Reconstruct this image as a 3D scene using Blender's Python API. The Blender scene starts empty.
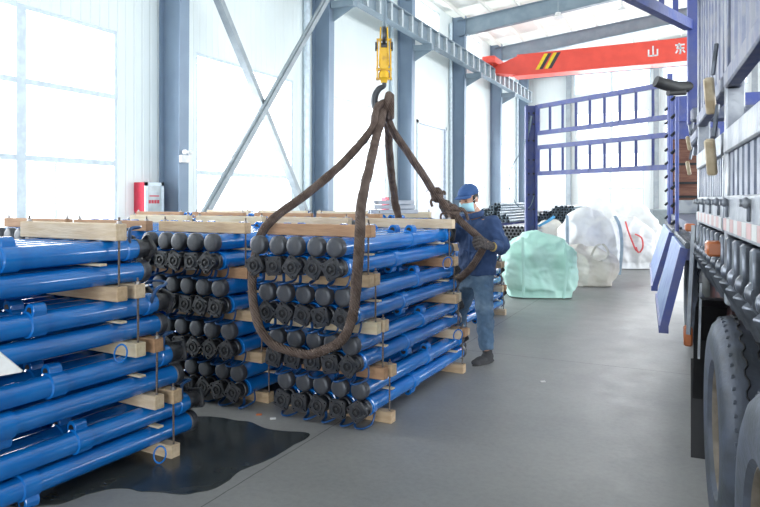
import bpy, bmesh, math, random
from mathutils import Vector, Matrix, Euler, noise
random.seed(7)
PI = math.pi
SC = bpy.context.scene
C = SC.collection
F = 640.0; H = 1.52; HV = 200.0; UC = 380.0
TH = math.atan(.5); cT, sT = math.cos(TH), math.sin(TH)
def W(x, d, z=0.0):                      # camera-side coordinates (right, ahead, up) -> world
    return Vector((x*cT - d*sT, x*sT + d*cT, z))
def at(u, v, z=0.0):                     # sight line through a pixel met at height z
    d = F*(H-z)/(v-HV); return W((u-UC)/F*d, d, z)
def pd(u, v, d):                         # sight line met at depth d
    return W((u-UC)/F*d, d, H-(v-HV)*d/F)

# ---------------------------------------------------------------- materials
def mat(name, col, rough=.5, metal=0., col2=None, scale=8., bump=0., bscale=40., coat=0., mix=(.4,.6), detail=4, obj=True, stretch=None, spec=.5, rvar=0.):
    m = bpy.data.materials.new(name); m.use_nodes = True
    nt = m.node_tree; n = nt.nodes; b = n['Principled BSDF']
    b.inputs['Base Color'].default_value = (*col, 1); b.inputs['Roughness'].default_value = rough
    b.inputs['Metallic'].default_value = metal; b.inputs['Coat Weight'].default_value = coat
    b.inputs['Specular IOR Level'].default_value = spec
    tc = n.new('ShaderNodeTexCoord'); src = tc.outputs['Object']
    if stretch:
        mp = n.new('ShaderNodeMapping'); mp.inputs['Scale'].default_value = stretch
        nt.links.new(src, mp.inputs['Vector']); src = mp.outputs['Vector']
    nz = n.new('ShaderNodeTexNoise'); nz.inputs['Scale'].default_value = scale; nz.inputs['Detail'].default_value = detail
    nt.links.new(src, nz.inputs['Vector'])
    cr = n.new('ShaderNodeValToRGB'); cr.color_ramp.elements[0].position = mix[0]; cr.color_ramp.elements[1].position = mix[1]
    c2 = col2 or tuple(c*.85 for c in col)
    cr.color_ramp.elements[0].color = (*col, 1); cr.color_ramp.elements[1].color = (*c2, 1)
    nt.links.new(nz.outputs['Fac'], cr.inputs['Fac']); nt.links.new(cr.outputs['Color'], b.inputs['Base Color'])
    if rvar:
        mr = n.new('ShaderNodeMapRange'); mr.inputs['To Min'].default_value = rough-rvar; mr.inputs['To Max'].default_value = rough+rvar
        nt.links.new(nz.outputs['Fac'], mr.inputs['Value']); nt.links.new(mr.outputs['Result'], b.inputs['Roughness'])
    if bump:
        n2 = n.new('ShaderNodeTexNoise'); n2.inputs['Scale'].default_value = bscale; n2.inputs['Detail'].default_value = 5
        nt.links.new(src, n2.inputs['Vector'])
        bp = n.new('ShaderNodeBump'); bp.inputs['Strength'].default_value = bump; bp.inputs['Distance'].default_value = .02
        nt.links.new(n2.outputs['Fac'], bp.inputs['Height']); nt.links.new(bp.outputs['Normal'], b.inputs['Normal'])
    return m

M = {}
M['blue'] = mat('blue_gloss_paint', (.006,.175,.560), .15, col2=(.006,.150,.50), scale=6, coat=.5, bump=.03, bscale=25)
M['bluedk'] = mat('blue_paint_worn', (.008,.075,.24), .35, col2=(.018,.03,.055), scale=14, bump=.1, mix=(.5,.75))
M['cap'] = mat('dark_cast_steel', (.060,.066,.082), .42, .3, col2=(.09,.092,.10), scale=14, bump=.15, bscale=60, mix=(.35,.75))
M['steel'] = mat('black_painted_casting', (.026,.029,.037), .38, .2, col2=(.055,.055,.06), scale=20, bump=.2, bscale=60)
M['rustknob'] = mat('rusty_knob', (.10,.045,.03), .6, .3, col2=(.05,.035,.035), scale=30)
M['hole'] = mat('bore_shade', (.006,.006,.008), .6)  # near-black colour stands for shade within bores and recesses
M['rod'] = mat('threaded_rod_steel', (.10,.09,.085), .5, .5, col2=(.20,.15,.12), scale=30, bump=.3, bscale=160, stretch=(1,1,3))
M['nut'] = mat('nut_zinc', (.35,.33,.32), .4, .7)
for i,(a,b) in enumerate([((.56,.41,.26),(.44,.30,.18)), ((.66,.53,.38),(.55,.41,.27)), ((.46,.27,.15),(.36,.20,.11)), ((.70,.60,.43),(.60,.47,.30))]):
    M['wood%d'%i] = mat('pale_timber' if i!=2 else 'reddish_timber', a, .75, col2=b, scale=5, bump=.25, bscale=14, stretch=(1.2,9,9), mix=(.35,.65))
M['rope'] = None
M['colw'] = mat('grey_blue_column_paint', (.21,.28,.37), .5, col2=(.195,.26,.35), scale=2)
M['girder'] = mat('grey_girder_paint', (.21,.27,.32), .5, col2=(.18,.24,.29), scale=3)
M['brace'] = mat('galvanised_brace', (.30,.34,.37), .5, .1, col2=(.25,.29,.32), scale=4)
M['wframe'] = mat('white_window_profile', (.62,.71,.78), .4)
M['red'] = mat('red_crane_paint', (.80,.085,.055), .45, col2=(.74,.075,.05), scale=2)
M['yellow'] = mat('yellow_hook_paint', (.80,.47,.02), .4, col2=(.55,.27,.02), scale=22, bump=.2, mix=(.5,.7))
M['stripey'] = mat('stripe_yellow', (.85,.62,.02), .5)
M['stripek'] = mat('stripe_black', (.03,.03,.04), .5)
M['white'] = mat('white_plastic', (.80,.80,.80), .5)
M['redbox'] = mat('red_cabinet_paint', (.50,.02,.05), .4)
M['navy'] = mat('navy_work_cloth', (.040,.078,.185), .9, col2=(.028,.058,.145), scale=9, bump=.5, bscale=14)
M['jeans'] = mat('washed_denim', (.085,.15,.24), .9, col2=(.17,.25,.34), scale=6, bump=.4, bscale=22, mix=(.45,.75))
M['skin'] = mat('skin', (.52,.29,.20), .55)
M['glove'] = mat('dark_knit_glove', (.045,.038,.04), .9, col2=(.10,.085,.08), scale=60, bump=.5, bscale=120)
M['cuff'] = mat('yellow_glove_cuff', (.45,.33,.12), .9)
M['mask'] = mat('pale_blue_mask', (.42,.72,.84), .8, bump=.3, bscale=20)
M['hair'] = mat('black_hair', (.012,.010,.010), .6)
M['shoe'] = mat('charcoal_shoe', (.045,.045,.05), .8, bump=.3)
M['capc'] = mat('blue_cap_cloth', (.035,.095,.26), .85, bump=.3, bscale=60)
M['greenbag'] = mat('mint_woven_plastic', (.48,.80,.69), .5, col2=(.56,.85,.76), scale=3, bump=.5, bscale=7)
M['whitebag'] = mat('white_woven_plastic', (.84,.85,.86), .6, col2=(.76,.76,.75), scale=3, bump=.4, bscale=9)
M['tanbag'] = mat('dusty_woven_plastic', (.76,.73,.68), .7, col2=(.64,.60,.53), scale=3, bump=.4, bscale=9)
M['strapblue'] = mat('pale_blue_strap', (.40,.52,.62), .7)
M['strapred'] = mat('red_strap', (.75,.12,.12), .7)
M['strapsky'] = mat('sky_blue_strap', (.12,.45,.80), .6)
M['pipe'] = mat('pale_steel_pipe', (.50,.51,.53), .4, .3, col2=(.42,.43,.46), scale=3)
M['pipedk'] = mat('dark_steel_pipe', (.22,.28,.33), .4, .3, col2=(.12,.16,.20), scale=10)
M['alu'] = mat('aluminium_section', (.36,.38,.42), .4, .5)
M['rack'] = mat('indigo_gate_paint', (.045,.065,.24), .5, col2=(.07,.085,.22), scale=12, bump=.1)
M['truckblue'] = mat('truck_blue_paint', (.045,.075,.33), .4, col2=(.08,.10,.30), scale=9, bump=.1)
M['dropgate'] = mat('scuffed_blue_board_sheen', (.30,.40,.68), .4, col2=(.16,.22,.55), scale=7, bump=.1, mix=(.45,.7))  # paler than the truck blue: reflected light put into the colour
M['silver'] = mat('silver_gate_paint', (.33,.35,.38), .38, .3, col2=(.23,.25,.29), scale=9, bump=.15, rvar=.1)
M['slat'] = mat('scuffed_grey_slat', (.17,.19,.24), .4, .3, col2=(.09,.11,.17), scale=14, bump=.1)
M['post'] = mat('worn_blue_grey_post', (.13,.15,.23), .5, .2, col2=(.22,.23,.27), scale=14)
M['tapew'] = mat('white_reflective_tape', (.62,.62,.60), .35)
M['taper'] = mat('faded_red_reflective_tape', (.60,.36,.35), .35)
M['orange'] = mat('amber_lens', (.55,.16,.05), .3)
M['hinge'] = mat('cast_hinge_steel', (.15,.165,.20), .4, .6, col2=(.07,.08,.095), scale=14)
M['tyre'] = mat('tyre_rubber', (.070,.080,.095), .5, col2=(.10,.115,.155), scale=7, bump=.15)
M['groove'] = mat('tyre_groove_shade', (.008,.008,.010), .8)  # near-black tone paints the shade inside the tread grooves
M['rim'] = mat('dusty_wheel_rim', (.30,.255,.21), .6, .2, col2=(.20,.165,.13), scale=10, bump=.2)
M['fender'] = mat('black_fender_plastic', (.022,.022,.026), .5)
M['chassis'] = mat('rust_red_chassis', (.10,.035,.03), .6, .1, col2=(.05,.03,.03), scale=10)
M['dark'] = mat('oily_black_steel', (.022,.024,.028), .5, .2)
M['woodboard'] = mat('red_brown_board', (.24,.11,.075), .7, col2=(.16,.065,.045), scale=5, stretch=(1,1,7), bump=.2)
M['creamh'] = mat('cream_handle', (.60,.50,.35), .5, col2=(.42,.32,.2), scale=14)
M['rubber'] = mat('black_rubber', (.035,.035,.037), .6)
M['hose'] = mat('red_air_hose', (.55,.02,.03), .4)
M['greyplas'] = mat('grey_crate', (.23,.27,.29), .6)
M['footred'] = mat('rusty_red_post_foot', (.45,.12,.12), .6, col2=(.30,.22,.25), scale=8)

def nodes(m): return m.node_tree.nodes, m.node_tree.links
# braided sling
m = mat('worn_braided_sling', (.075,.048,.038), .9, col2=(.125,.088,.072), scale=14, bump=.0); M['rope'] = m
n, l = nodes(m); b = n['Principled BSDF']
tc = n.new('ShaderNodeTexCoord'); wv = n.new('ShaderNodeTexWave'); wv.inputs['Scale'].default_value = 26; wv.inputs['Distortion'].default_value = 3
wv.bands_direction = 'DIAGONAL'
bp = n.new('ShaderNodeBump'); bp.inputs['Strength'].default_value = .6; bp.inputs['Distance'].default_value = .01
l.new(tc.outputs['Object'], wv.inputs['Vector']); l.new(wv.outputs['Fac'], bp.inputs['Height']); l.new(bp.outputs['Normal'], b.inputs['Normal'])
# ribbed cladding
def cladding(name, col, axis):
    m = mat(name, col, .45, col2=tuple(c*.95 for c in col), scale=.6)
    n, l = nodes(m); b = n['Principled BSDF']
    tc = n.new('ShaderNodeTexCoord'); wv = n.new('ShaderNodeTexWave'); wv.bands_direction = axis
    wv.inputs['Scale'].default_value = 1.5; wv.inputs['Distortion'].default_value = 0
    cr = n.new('ShaderNodeValToRGB'); cr.color_ramp.elements[0].position = .0; cr.color_ramp.elements[1].position = .12
    bp = n.new('ShaderNodeBump'); bp.inputs['Strength'].default_value = .5; bp.inputs['Distance'].default_value = .02
    l.new(tc.outputs['Object'], wv.inputs['Vector']); l.new(wv.outputs['Fac'], cr.inputs['Fac']); l.new(cr.outputs['Color'], bp.inputs['Height'])
    l.new(bp.outputs['Normal'], b.inputs['Normal']); return m
M['wallY'] = cladding('white_ribbed_cladding', (.74,.80,.80), 'Y')
M['wallX'] = cladding('white_ribbed_cladding_end', (.74,.80,.80), 'X')
M['roof'] = cladding('cream_roof_sheet', (.80,.80,.76), 'Y')
M['canvas'] = M['silver']
# concrete floor
m = mat('worn_concrete', (.315,.312,.305), .42, col2=(.265,.265,.263), scale=.9, detail=10, mix=(.35,.68)); M['floor'] = m
n, l = nodes(m); b = n['Principled BSDF']; base = b.inputs['Base Color'].links[0].from_socket
tc = n.new('ShaderNodeTexCoord'); sp = n.new('ShaderNodeSeparateXYZ'); l.new(tc.outputs['Object'], sp.inputs[0])
nz = n.new('ShaderNodeTexNoise'); nz.inputs['Scale'].default_value = 5; nz.inputs['Detail'].default_value = 8; l.new(tc.outputs['Object'], nz.inputs['Vector'])
def math_(op, a, b_, c=None):
    q = n.new('ShaderNodeMath'); q.operation = op
    for i, v in enumerate([a, b_] + ([c] if c is not None else [])):
        if isinstance(v, (int, float)): q.inputs[i].default_value = v
        else: l.new(v, q.inputs[i])
    return q.outputs[0]
def joint(sock, off, per):
    wob = math_('MULTIPLY', nz.outputs['Fac'], .02)
    s = math_('ADD', math_('ADD', sock, wob), off)
    f_ = math_('FRACT', math_('DIVIDE', s, per), 0)
    a = math_('ABSOLUTE', math_('SUBTRACT', f_, .5), 0)
    return math_('LESS_THAN', a, .004/per*1.0)
j1 = joint(sp.outputs['X'], 2.2+2.0, 4.0); j2 = joint(sp.outputs['Y'], -6.2+3.0, 6.0)
jj = math_('MAXIMUM', j1, j2)
n3 = n.new('ShaderNodeTexNoise'); n3.inputs['Scale'].default_value = 28; n3.inputs['Detail'].default_value = 6; n3.inputs['Roughness'].default_value = .7
l.new(tc.outputs['Object'], n3.inputs['Vector'])
mx0 = n.new('ShaderNodeMix'); mx0.data_type = 'RGBA'; mx0.blend_type = 'MULTIPLY'; mx0.inputs['Factor'].default_value = .35
l.new(base, mx0.inputs['A']); l.new(n3.outputs['Color'], mx0.inputs['B'])
cr3 = n.new('ShaderNodeValToRGB'); cr3.color_ramp.elements[0].position=.3; cr3.color_ramp.elements[0].color=(.6,.6,.6,1); cr3.color_ramp.elements[1].position=.6
l.new(n3.outputs['Fac'], cr3.inputs['Fac']); l.new(cr3.outputs['Color'], mx0.inputs['B'])
mx = n.new('ShaderNodeMix'); mx.data_type = 'RGBA'; l.new(math_('MULTIPLY', jj, .75), mx.inputs['Factor'])
l.new(mx0.outputs['Result'], mx.inputs['A']); mx.inputs['B'].default_value = (.05,.05,.05,1); l.new(mx.outputs['Result'], b.inputs['Base Color'])
mr = n.new('ShaderNodeMapRange'); mr.inputs['From Min'].default_value=.3; mr.inputs['From Max'].default_value=.7; mr.inputs['To Min'].default_value=.38; mr.inputs['To Max'].default_value=.47
l.new(nz.outputs['Fac'], mr.inputs['Value']); l.new(mr.outputs['Result'], b.inputs['Roughness'])
bp = n.new('ShaderNodeBump'); bp.inputs['Strength'].default_value=.08; bp.inputs['Distance'].default_value=.01; l.new(n3.outputs['Fac'], bp.inputs['Height']); l.new(bp.outputs['Normal'], b.inputs['Normal'])
# puddle
M['puddle'] = mat('dark_wet_oil', (.030,.038,.044), .22, col2=(.052,.058,.060), scale=4, bump=.04, bscale=6, detail=6)
# glass (thin pane)
def glass(name, tint=(1,1,1), gl=.06):
    m = bpy.data.materials.new(name); m.use_nodes = True; nt = m.node_tree; nt.nodes.clear()
    o = nt.nodes.new('ShaderNodeOutputMaterial'); t = nt.nodes.new('ShaderNodeBsdfTransparent'); g = nt.nodes.new('ShaderNodeBsdfGlossy'); x = nt.nodes.new('ShaderNodeMixShader')
    t.inputs[0].default_value = (*tint,1); g.inputs['Roughness'].default_value = .05; x.inputs[0].default_value = gl
    nt.links.new(t.outputs[0], x.inputs[1]); nt.links.new(g.outputs[0], x.inputs[2]); nt.links.new(x.outputs[0], o.inputs[0]); return m
M['glass'] = glass('window_glass'); M['cabglass'] = glass('cabinet_glass', (.8,.85,.88), .15)

# ---------------------------------------------------------------- mesh helpers
class MB:
    def __init__(s): s.bm = bmesh.new()
    def box(s, x0,x1,y0,y1,z0,z1, bev=0., mx=None, seg=1):
        t = bmesh.new(); bmesh.ops.create_cube(t, size=1)
        for v in t.verts: v.co = Vector(((x0+x1)/2+v.co.x*(x1-x0),(y0+y1)/2+v.co.y*(y1-y0),(z0+z1)/2+v.co.z*(z1-z0)))
        if bev: bmesh.ops.bevel(t, geom=t.edges[:], offset=bev, segments=seg, affect='EDGES', profile=.6)
        s._add(t, mx); return s
    def _add(s, t, mx=None):
        if mx is not None: bmesh.ops.transform(t, matrix=mx, verts=t.verts)
        bmesh.ops.recalc_face_normals(t, faces=t.faces)
        me = bpy.data.meshes.new('tmp'); t.to_mesh(me); t.free(); s.bm.from_mesh(me); bpy.data.meshes.remove(me)
    def bar(s, a, b, w, h, up=(0,0,1), bev=0.):      # rectangular bar from a to b
        a, b = Vector(a), Vector(b); d = b-a; L = d.length; y = d.normalized(); u = Vector(up)
        x = y.cross(u)
        if x.length < 1e-4: x = y.cross(Vector((1,0,0)))
        x.normalize(); z = x.cross(y)
        mx = Matrix((x,y,z)).transposed().to_4x4(); mx.translation = a
        return s.box(-w/2,w/2,0,L,-h/2,h/2,bev,mx)
    def cyl(s, a, b, r, r2=None, n=20, cap=True):
        r2 = r if r2 is None else r2
        return s.loft([a,b],[(r,r),(r2,r2)], n, cap)
    def loft(s, pts, rad, n=12, cap=True, side=None, closed=False):
        pts = [Vector(p) for p in pts]; rad = [(r,r) if isinstance(r,(int,float)) else r for r in rad]
        t = bmesh.new(); rings = []; N = len(pts); prev = None
        for i,p in enumerate(pts):
            if closed: tg = pts[(i+1)%N]-pts[i-1]
            else: tg = pts[min(i+1,N-1)]-pts[max(i-1,0)]
            if tg.length < 1e-9: tg = Vector((0,0,1))
            tg.normalize()
            if side is not None:
                x = Vector(side[i] if isinstance(side[0],(list,tuple,Vector)) else side); x = x - tg*x.dot(tg)
            elif prev is None:
                x = tg.orthogonal()
            else: x = prev - tg*prev.dot(tg)
            x.normalize(); prev = x; y = tg.cross(x)
            rx, ry = rad[i if len(rad)>1 else 0]
            rings.append([t.verts.new(p + x*math.cos(2*PI*k/n)*rx + y*math.sin(2*PI*k/n)*ry) for k in range(n)])
        for i in range(N if closed else N-1):
            A, B = rings[i], rings[(i+1)%N]
            for k in range(n):
                t.faces.new((A[k],A[(k+1)%n],B[(k+1)%n],B[k]))
        if cap and not closed:
            t.faces.new(rings[0][::-1]); t.faces.new(rings[-1])
        s._add(t); return s
    def lathe(s, prof, n=24, mx=None, axis='Y'):     # profile (radius, along axis)
        t = bmesh.new(); rings = []
        for r, y in prof:
            if r < 1e-6:
                rings.append([t.verts.new((0,y,0))])
            else: rings.append([t.verts.new((math.cos(2*PI*k/n)*r, y, math.sin(2*PI*k/n)*r)) for k in range(n)])
        for A,B in zip(rings, rings[1:]):
            for k in range(n):
                k2 = (k+1)%n
                if len(A)==1 and len(B)==1: continue
                if len(A)==1: t.faces.new((A[0],B[k2],B[k]))
                elif len(B)==1: t.faces.new((A[k],A[k2],B[0]))
                else: t.faces.new((A[k],A[k2],B[k2],B[k]))
        if axis=='X': mx2 = Matrix.Rotation(-PI/2,4,'Z')
        elif axis=='Z': mx2 = Matrix.Rotation(PI/2,4,'X')
        else: mx2 = Matrix.Identity(4)
        if mx is not None: mx2 = mx @ mx2
        s._add(t, mx2); return s
    def prism(s, poly, y0, y1, mx=None, bev=0.):     # polygon in XZ extruded along Y
        t = bmesh.new()
        A = [t.verts.new((x,y0,z)) for x,z in poly]; B = [t.verts.new((x,y1,z)) for x,z in poly]; n = len(poly)
        t.faces.new(A); t.faces.new(B[::-1])
        for i in range(n): t.faces.new((A[i],A[(i+1)%n],B[(i+1)%n],B[i]))
        if bev:
            bmesh.ops.recalc_face_normals(t, faces=t.faces); bmesh.ops.bevel(t, geom=t.edges[:], offset=bev, segments=1, affect='EDGES')
        s._add(t, mx); return s
    def ell(s, c, r, mx=None, n=16):
        t = bmesh.new(); bmesh.ops.create_uvsphere(t, u_segments=n, v_segments=max(6,n*2//3), radius=1)
        for v in t.verts: v.co = Vector((c[0]+v.co.x*r[0], c[1]+v.co.y*r[1], c[2]+v.co.z*r[2]))
        s._add(t, mx); return s
    def ibeam(s, a, b, h0, h1, fw, ft=.02, wt=.014, up=(0,0,1)):   # I section, web height from h0 to h1, top edge on the line a-b
        a, b = Vector(a), Vector(b); y = (b-a).normalized(); u = Vector(up); x = y.cross(u).normalized(); z = x.cross(y)
        def quadbox(w, o0a, o1a, o0b, o1b):
            t = bmesh.new(); vs=[]
            for p,(o0,o1) in ((a,(o0a,o1a)),(b,(o0b,o1b))):
                for sx in (-1,1):
                    for o in (o0,o1): vs.append(t.verts.new(p + x*sx*w/2 - z*o))
            f = lambda *i: t.faces.new([vs[k] for k in i])
            f(0,1,3,2); f(4,6,7,5); f(0,2,6,4); f(1,5,7,3); f(0,4,5,1); f(2,3,7,6)
            s._add(t)
        quadbox(fw, 0, ft, 0, ft); quadbox(fw, h0-ft, h0, h1-ft, h1); quadbox(wt, ft, h0-ft, ft, h1-ft); return s
    def mesh(s, name, smooth=40):
        bm = s.bm; me = bpy.data.meshes.new(name); bm.to_mesh(me); bm.free()
        if smooth:
            for p in me.polygons: p.use_smooth = True
            me.set_sharp_from_angle(angle=math.radians(smooth))
        return me
    def build(s, name, m, parent=None, smooth=40):
        me = s.mesh(name, smooth); me.materials.append(m); o = bpy.data.objects.new(name, me); C.objects.link(o)
        if parent: o.parent = parent
        return o
def tag(o, label, cat, group=None, kind=None):
    if label: o['label'] = label
    if cat: o['category'] = cat
    if group: o['group'] = group
    if kind: o['kind'] = kind
    return o
def empty(name, loc, rz=0., label=None, cat=None, group=None):
    o = bpy.data.objects.new(name, None); C.objects.link(o); o.location = loc; o.rotation_euler = (0,0,rz); o.empty_display_size = .1
    return tag(o, label, cat, group)
def struct(o): o['kind'] = 'structure'; return o
def dup(root, loc=None, rot=None):
    r = root.copy(); C.objects.link(r)
    if loc is not None: r.location = loc
    if rot is not None: r.rotation_euler = rot
    for ch in list(root.children):
        c = ch.copy(); C.objects.link(c); c.parent = r
        for g in list(ch.children):
            q = g.copy(); C.objects.link(q); q.parent = c
    return r
def spline(pts, n=8, closed=False):
    pts = [Vector(p) for p in pts]; out = []; N = len(pts)
    rng = range(N) if closed else range(N-1)
    for i in rng:
        if closed: p0,p1,p2,p3 = pts[i-1],pts[i],pts[(i+1)%N],pts[(i+2)%N]
        else: p0,p1,p2,p3 = pts[max(i-1,0)],pts[i],pts[i+1],pts[min(i+2,N-1)]
        for k in range(n):
            t = k/n
            out.append(.5*((2*p1)+(-p0+p2)*t+(2*p0-5*p1+4*p2-p3)*t*t+(-p0+3*p1-3*p2+p3)*t**3))
    if not closed: out.append(pts[-1])
    return out
def lerp(a,b,t): return a+(b-a)*t
WORLD=2.2; WP=34.0; BK=0.65; EXPO=0.48
M['alurib'] = mat('pale_rib_paint',(.50,.56,.60),.5)
# ---------------------------------------------------------------- camera
cam = bpy.data.cameras.new('camera'); co = bpy.data.objects.new('camera', cam); C.objects.link(co); SC.camera = co
co.location = (0,0,H); co.rotation_euler = (PI/2, 0, TH)
cam.sensor_width = 36; cam.lens = F/760*36; cam.shift_y = -(253.5-HV)/760; cam.clip_end = 300; cam.clip_start = .05

# ---------------------------------------------------------------- hall
XL = -10.3; YE = 41.0; XR = 14.0; YB = -14.0; EV = 10.0
COLY = [-1.8, 4.2, 10.2, 16.2, 22.2, 28.2, 34.2, 40.2]
o = MB().box(XL-.3, XR+.3, YB-10, YE+.3, -.2, 0).build('floor', M['floor'], smooth=0); struct(o)
def wall_with_holes(axis, pos, thick, a0, a1, z0, z1, holes, m, name):
    """wall slab in the plane axis=pos, split around rectangular holes (a,b,za,zb)"""
    b = MB()
    cuts = sorted(set([a0,a1]+[h for q in holes for h in q[:2]]))
    for s0,s1 in zip(cuts, cuts[1:]):
        zs = [z0]
        mids = sorted([(q[2],q[3]) for q in holes if q[0] <= (s0+s1)/2 <= q[1]])
        segs = []; z = z0
        for q0,q1 in mids: segs.append((z,q0)); z = q1
        segs.append((z,z1))
        for q0,q1 in segs:
            if q1-q0 > .001:
                if axis=='X': b.box(pos-thick, pos, s0, s1, q0, q1)
                else: b.box(s0, s1, pos, pos+thick, q0, q1)
    bmesh.ops.remove_doubles(b.bm, verts=b.bm.verts, dist=1e-5)
    return struct(b.build(name, m, smooth=0))
WIN = []          # left wall windows  (y0,y1,z0,z1, mullions, transoms)
for i, y in enumerate(COLY[:-1]):
    if y == 4.2: WIN.append((5.0, 9.0, .9, 4.85, [7.0], [2.24, 3.55]))
    elif y == 22.2: WIN.append((24.0, 27.2, .05, 4.7, [], []))
    elif y == 10.2: WIN.append((11.2, 15.1, .9, 4.9, [], [2.15]))
    else: WIN.append((y+1.2, y+4.9, .9, 4.8, [], [2.2, 3.5]))
CLER = [(y+.35, y+4.3, 8.6, 9.75, [], []) for y in COLY[:-1]]
wall_with_holes('X', XL, .2, YB, YE, 0, EV+.1, [w[:4] for w in WIN+CLER], M['wallY'], 'wall_left')
EW = [(-6.7,-3.0,1.0,4.4,[-4.85],[2.2]), (-1.8,1.9,1.0,4.4,[.05],[2.2]), (3.2,6.9,1.0,4.4,[5.05],[2.2]), (-7.0,-2.6,8.0,9.6,[-4.8],[]), (-2.0,2.4,8.0,9.6,[.2],[]), (3.0,7.4,8.0,9.6,[5.2],[]),
      (-6.9,-2.7,5.2,6.9,[-4.8],[]), (-1.9,2.3,5.2,6.9,[.2],[]), (3.1,7.3,5.2,6.9,[5.2],[])]
wall_with_holes('Y', YE, .2, XL-.2, XR+.2, 0, EV+3, [w[:4] for w in EW], M['wallX'], 'wall_end')
RW = [(y+.5, y+5.5, 1.0, 4.6, [y+3], [2.8]) for y in COLY[:-1]]
wall_with_holes('X', XR+.2, .2, YB, YE, 0, EV+.1, [w[:4] for w in RW], M['wallY'], 'wall_right')
wall_with_holes('Y', YB-.2, .2, XL-.2, XR+.2, 0, EV+3, [(-2,8,0,5.5)], M['wallX'], 'wall_back')
wn = 0
def window(axis, pos, w, sgn, bar=.06):
    global wn; wn += 1
    y0,y1,z0,z1,mu,tr = w; f = MB(); fr = .07
    def B(a0,a1,c0,c1,t=.06,out=0.):
        p0, p1 = pos-t-out, pos+.03-out
        p1 += (t-.06)*.5
        if axis=='X': f.box(p0,p1,a0,a1,c0,c1)
        else: f.box(a0,a1,p0,p1,c0,c1)
    B(y0,y0+fr,z0+fr,z1-fr); B(y1-fr,y1,z0+fr,z1-fr); B(y0,y1,z0,z0+fr); B(y0,y1,z1-fr,z1)
    for q in mu: B(q-.09,q+.09,z0,z1,.075)
    for k,q in enumerate(tr): B(y0,y1,q-.05,q+.05,.067)
    if not mu and y1-y0 > 3: B((y0*2+y1)/3-.02,(y0*2+y1)/3+.02,z0,z1,.04)
    B((y0+y1*2)/3-.02,(y0+y1*2)/3+.02,z0,z1 if not tr else tr[0],.04) if y1-y0>3 else None
    fo = struct(f.build('window_%d'%wn, M['wframe'], smooth=0))
    g = MB(); p = pos-.03
    if axis=='X': g.box(p-.005,p,y0+fr/2,y1-fr/2,z0+fr/2,z1-fr/2)
    else: g.box(y0+fr/2,y1-fr/2,p,p+.005,z0+fr/2,z1-fr/2)
    g.build('window_pane', M['glass'], fo, smooth=0)
for w in WIN:
    if w[0] != 24.0: window('X', XL-.05, w, 1)
for w in CLER: window('X', XL-.05, w, 1)
for w in EW: window('Y', YE+.12, w, 1)
# tall white sliding door in the third visible bay
f = MB(); f.box(XL-.12,XL-.04,24.0,27.2,.05,4.7)
dr = struct(f.build('door_1', mat('pale_door_panel',(.66,.70,.82),.5), smooth=0))
f = MB()
for a0,a1,b0,b1 in ((23.92,24.05,0,4.8),(27.15,27.28,0,4.8),(23.92,27.28,4.67,4.8)): f.box(XL-.02,XL+.05,a0,a1,b0,b1)
f.build('door_frame', M['wframe'], dr, smooth=0)
# base rail of walls
struct(MB().box(XL,XL+.03,YB,YE,0,.12).build('baseboard_left', M['wframe'], smooth=0))
struct(MB().box(XL,XR,YE-.03,YE,0,.12).build('baseboard_end', M['wframe'], smooth=0))
# roof: two slopes, with rooflight strips left open to the sky under clear sheets
RX = 8.0; SL = .10
def rz_(x): return EV + SL*(x-XL) if x < RX else EV + SL*(RX-XL) - SL*(x-RX)
strips = [(3.1+6*k, 4.3+6*k) for k in range(-3, 7)]
def roofpiece(x0,x1,y0,y1,name,m):
    b = MB(); t = .12
    b.prism([(x0,rz_(x0)),(x1,rz_(x1)),(x1,rz_(x1)+t),(x0,rz_(x0)+t)], y0, y1); return b
rb = MB(); cur = YB-.2
for a,b_ in strips+[(YE+.2,None)]:
    for x0,x1 in ((XL-.2,RX),(RX,XR+.2)):
        t = .12; rb.prism([(x0,rz_(x0)),(x1,rz_(x1)),(x1,rz_(x1)+t),(x0,rz_(x0)+t)], cur, a)
        if b_: # solid borders of the rooflight strip
            pass
    cur = b_
struct(rb.build('ceiling', M['roof'], smooth=0))
sk = MB()
for a,b_ in strips:
    for x0,x1 in ((XL-.2,RX),(RX,XR+.2)):
        sk.prism([(x0,rz_(x0)),(x1,rz_(x1)),(x1,rz_(x1)+.01),(x0,rz_(x0)+.01)], a, b_)
SKY = bpy.data.materials.new('milky_rooflight_sheet'); SKY.use_nodes = True
nt = SKY.node_tree; nt.nodes.clear(); oo = nt.nodes.new('ShaderNodeOutputMaterial'); tr_ = nt.nodes.new('ShaderNodeBsdfTranslucent'); df = nt.nodes.new('ShaderNodeBsdfDiffuse'); mxs = nt.nodes.new('ShaderNodeMixShader')
tr_.inputs[0].default_value = (.85,.85,.82,1); df.inputs[0].default_value = (.8,.8,.76,1); mxs.inputs[0].default_value = .6
nt.links.new(tr_.outputs[0], mxs.inputs[2]); nt.links.new(df.outputs[0], mxs.inputs[1]); nt.links.new(mxs.outputs[0], oo.inputs[0])
struct(sk.build('trim_1', SKY, smooth=0))
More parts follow.
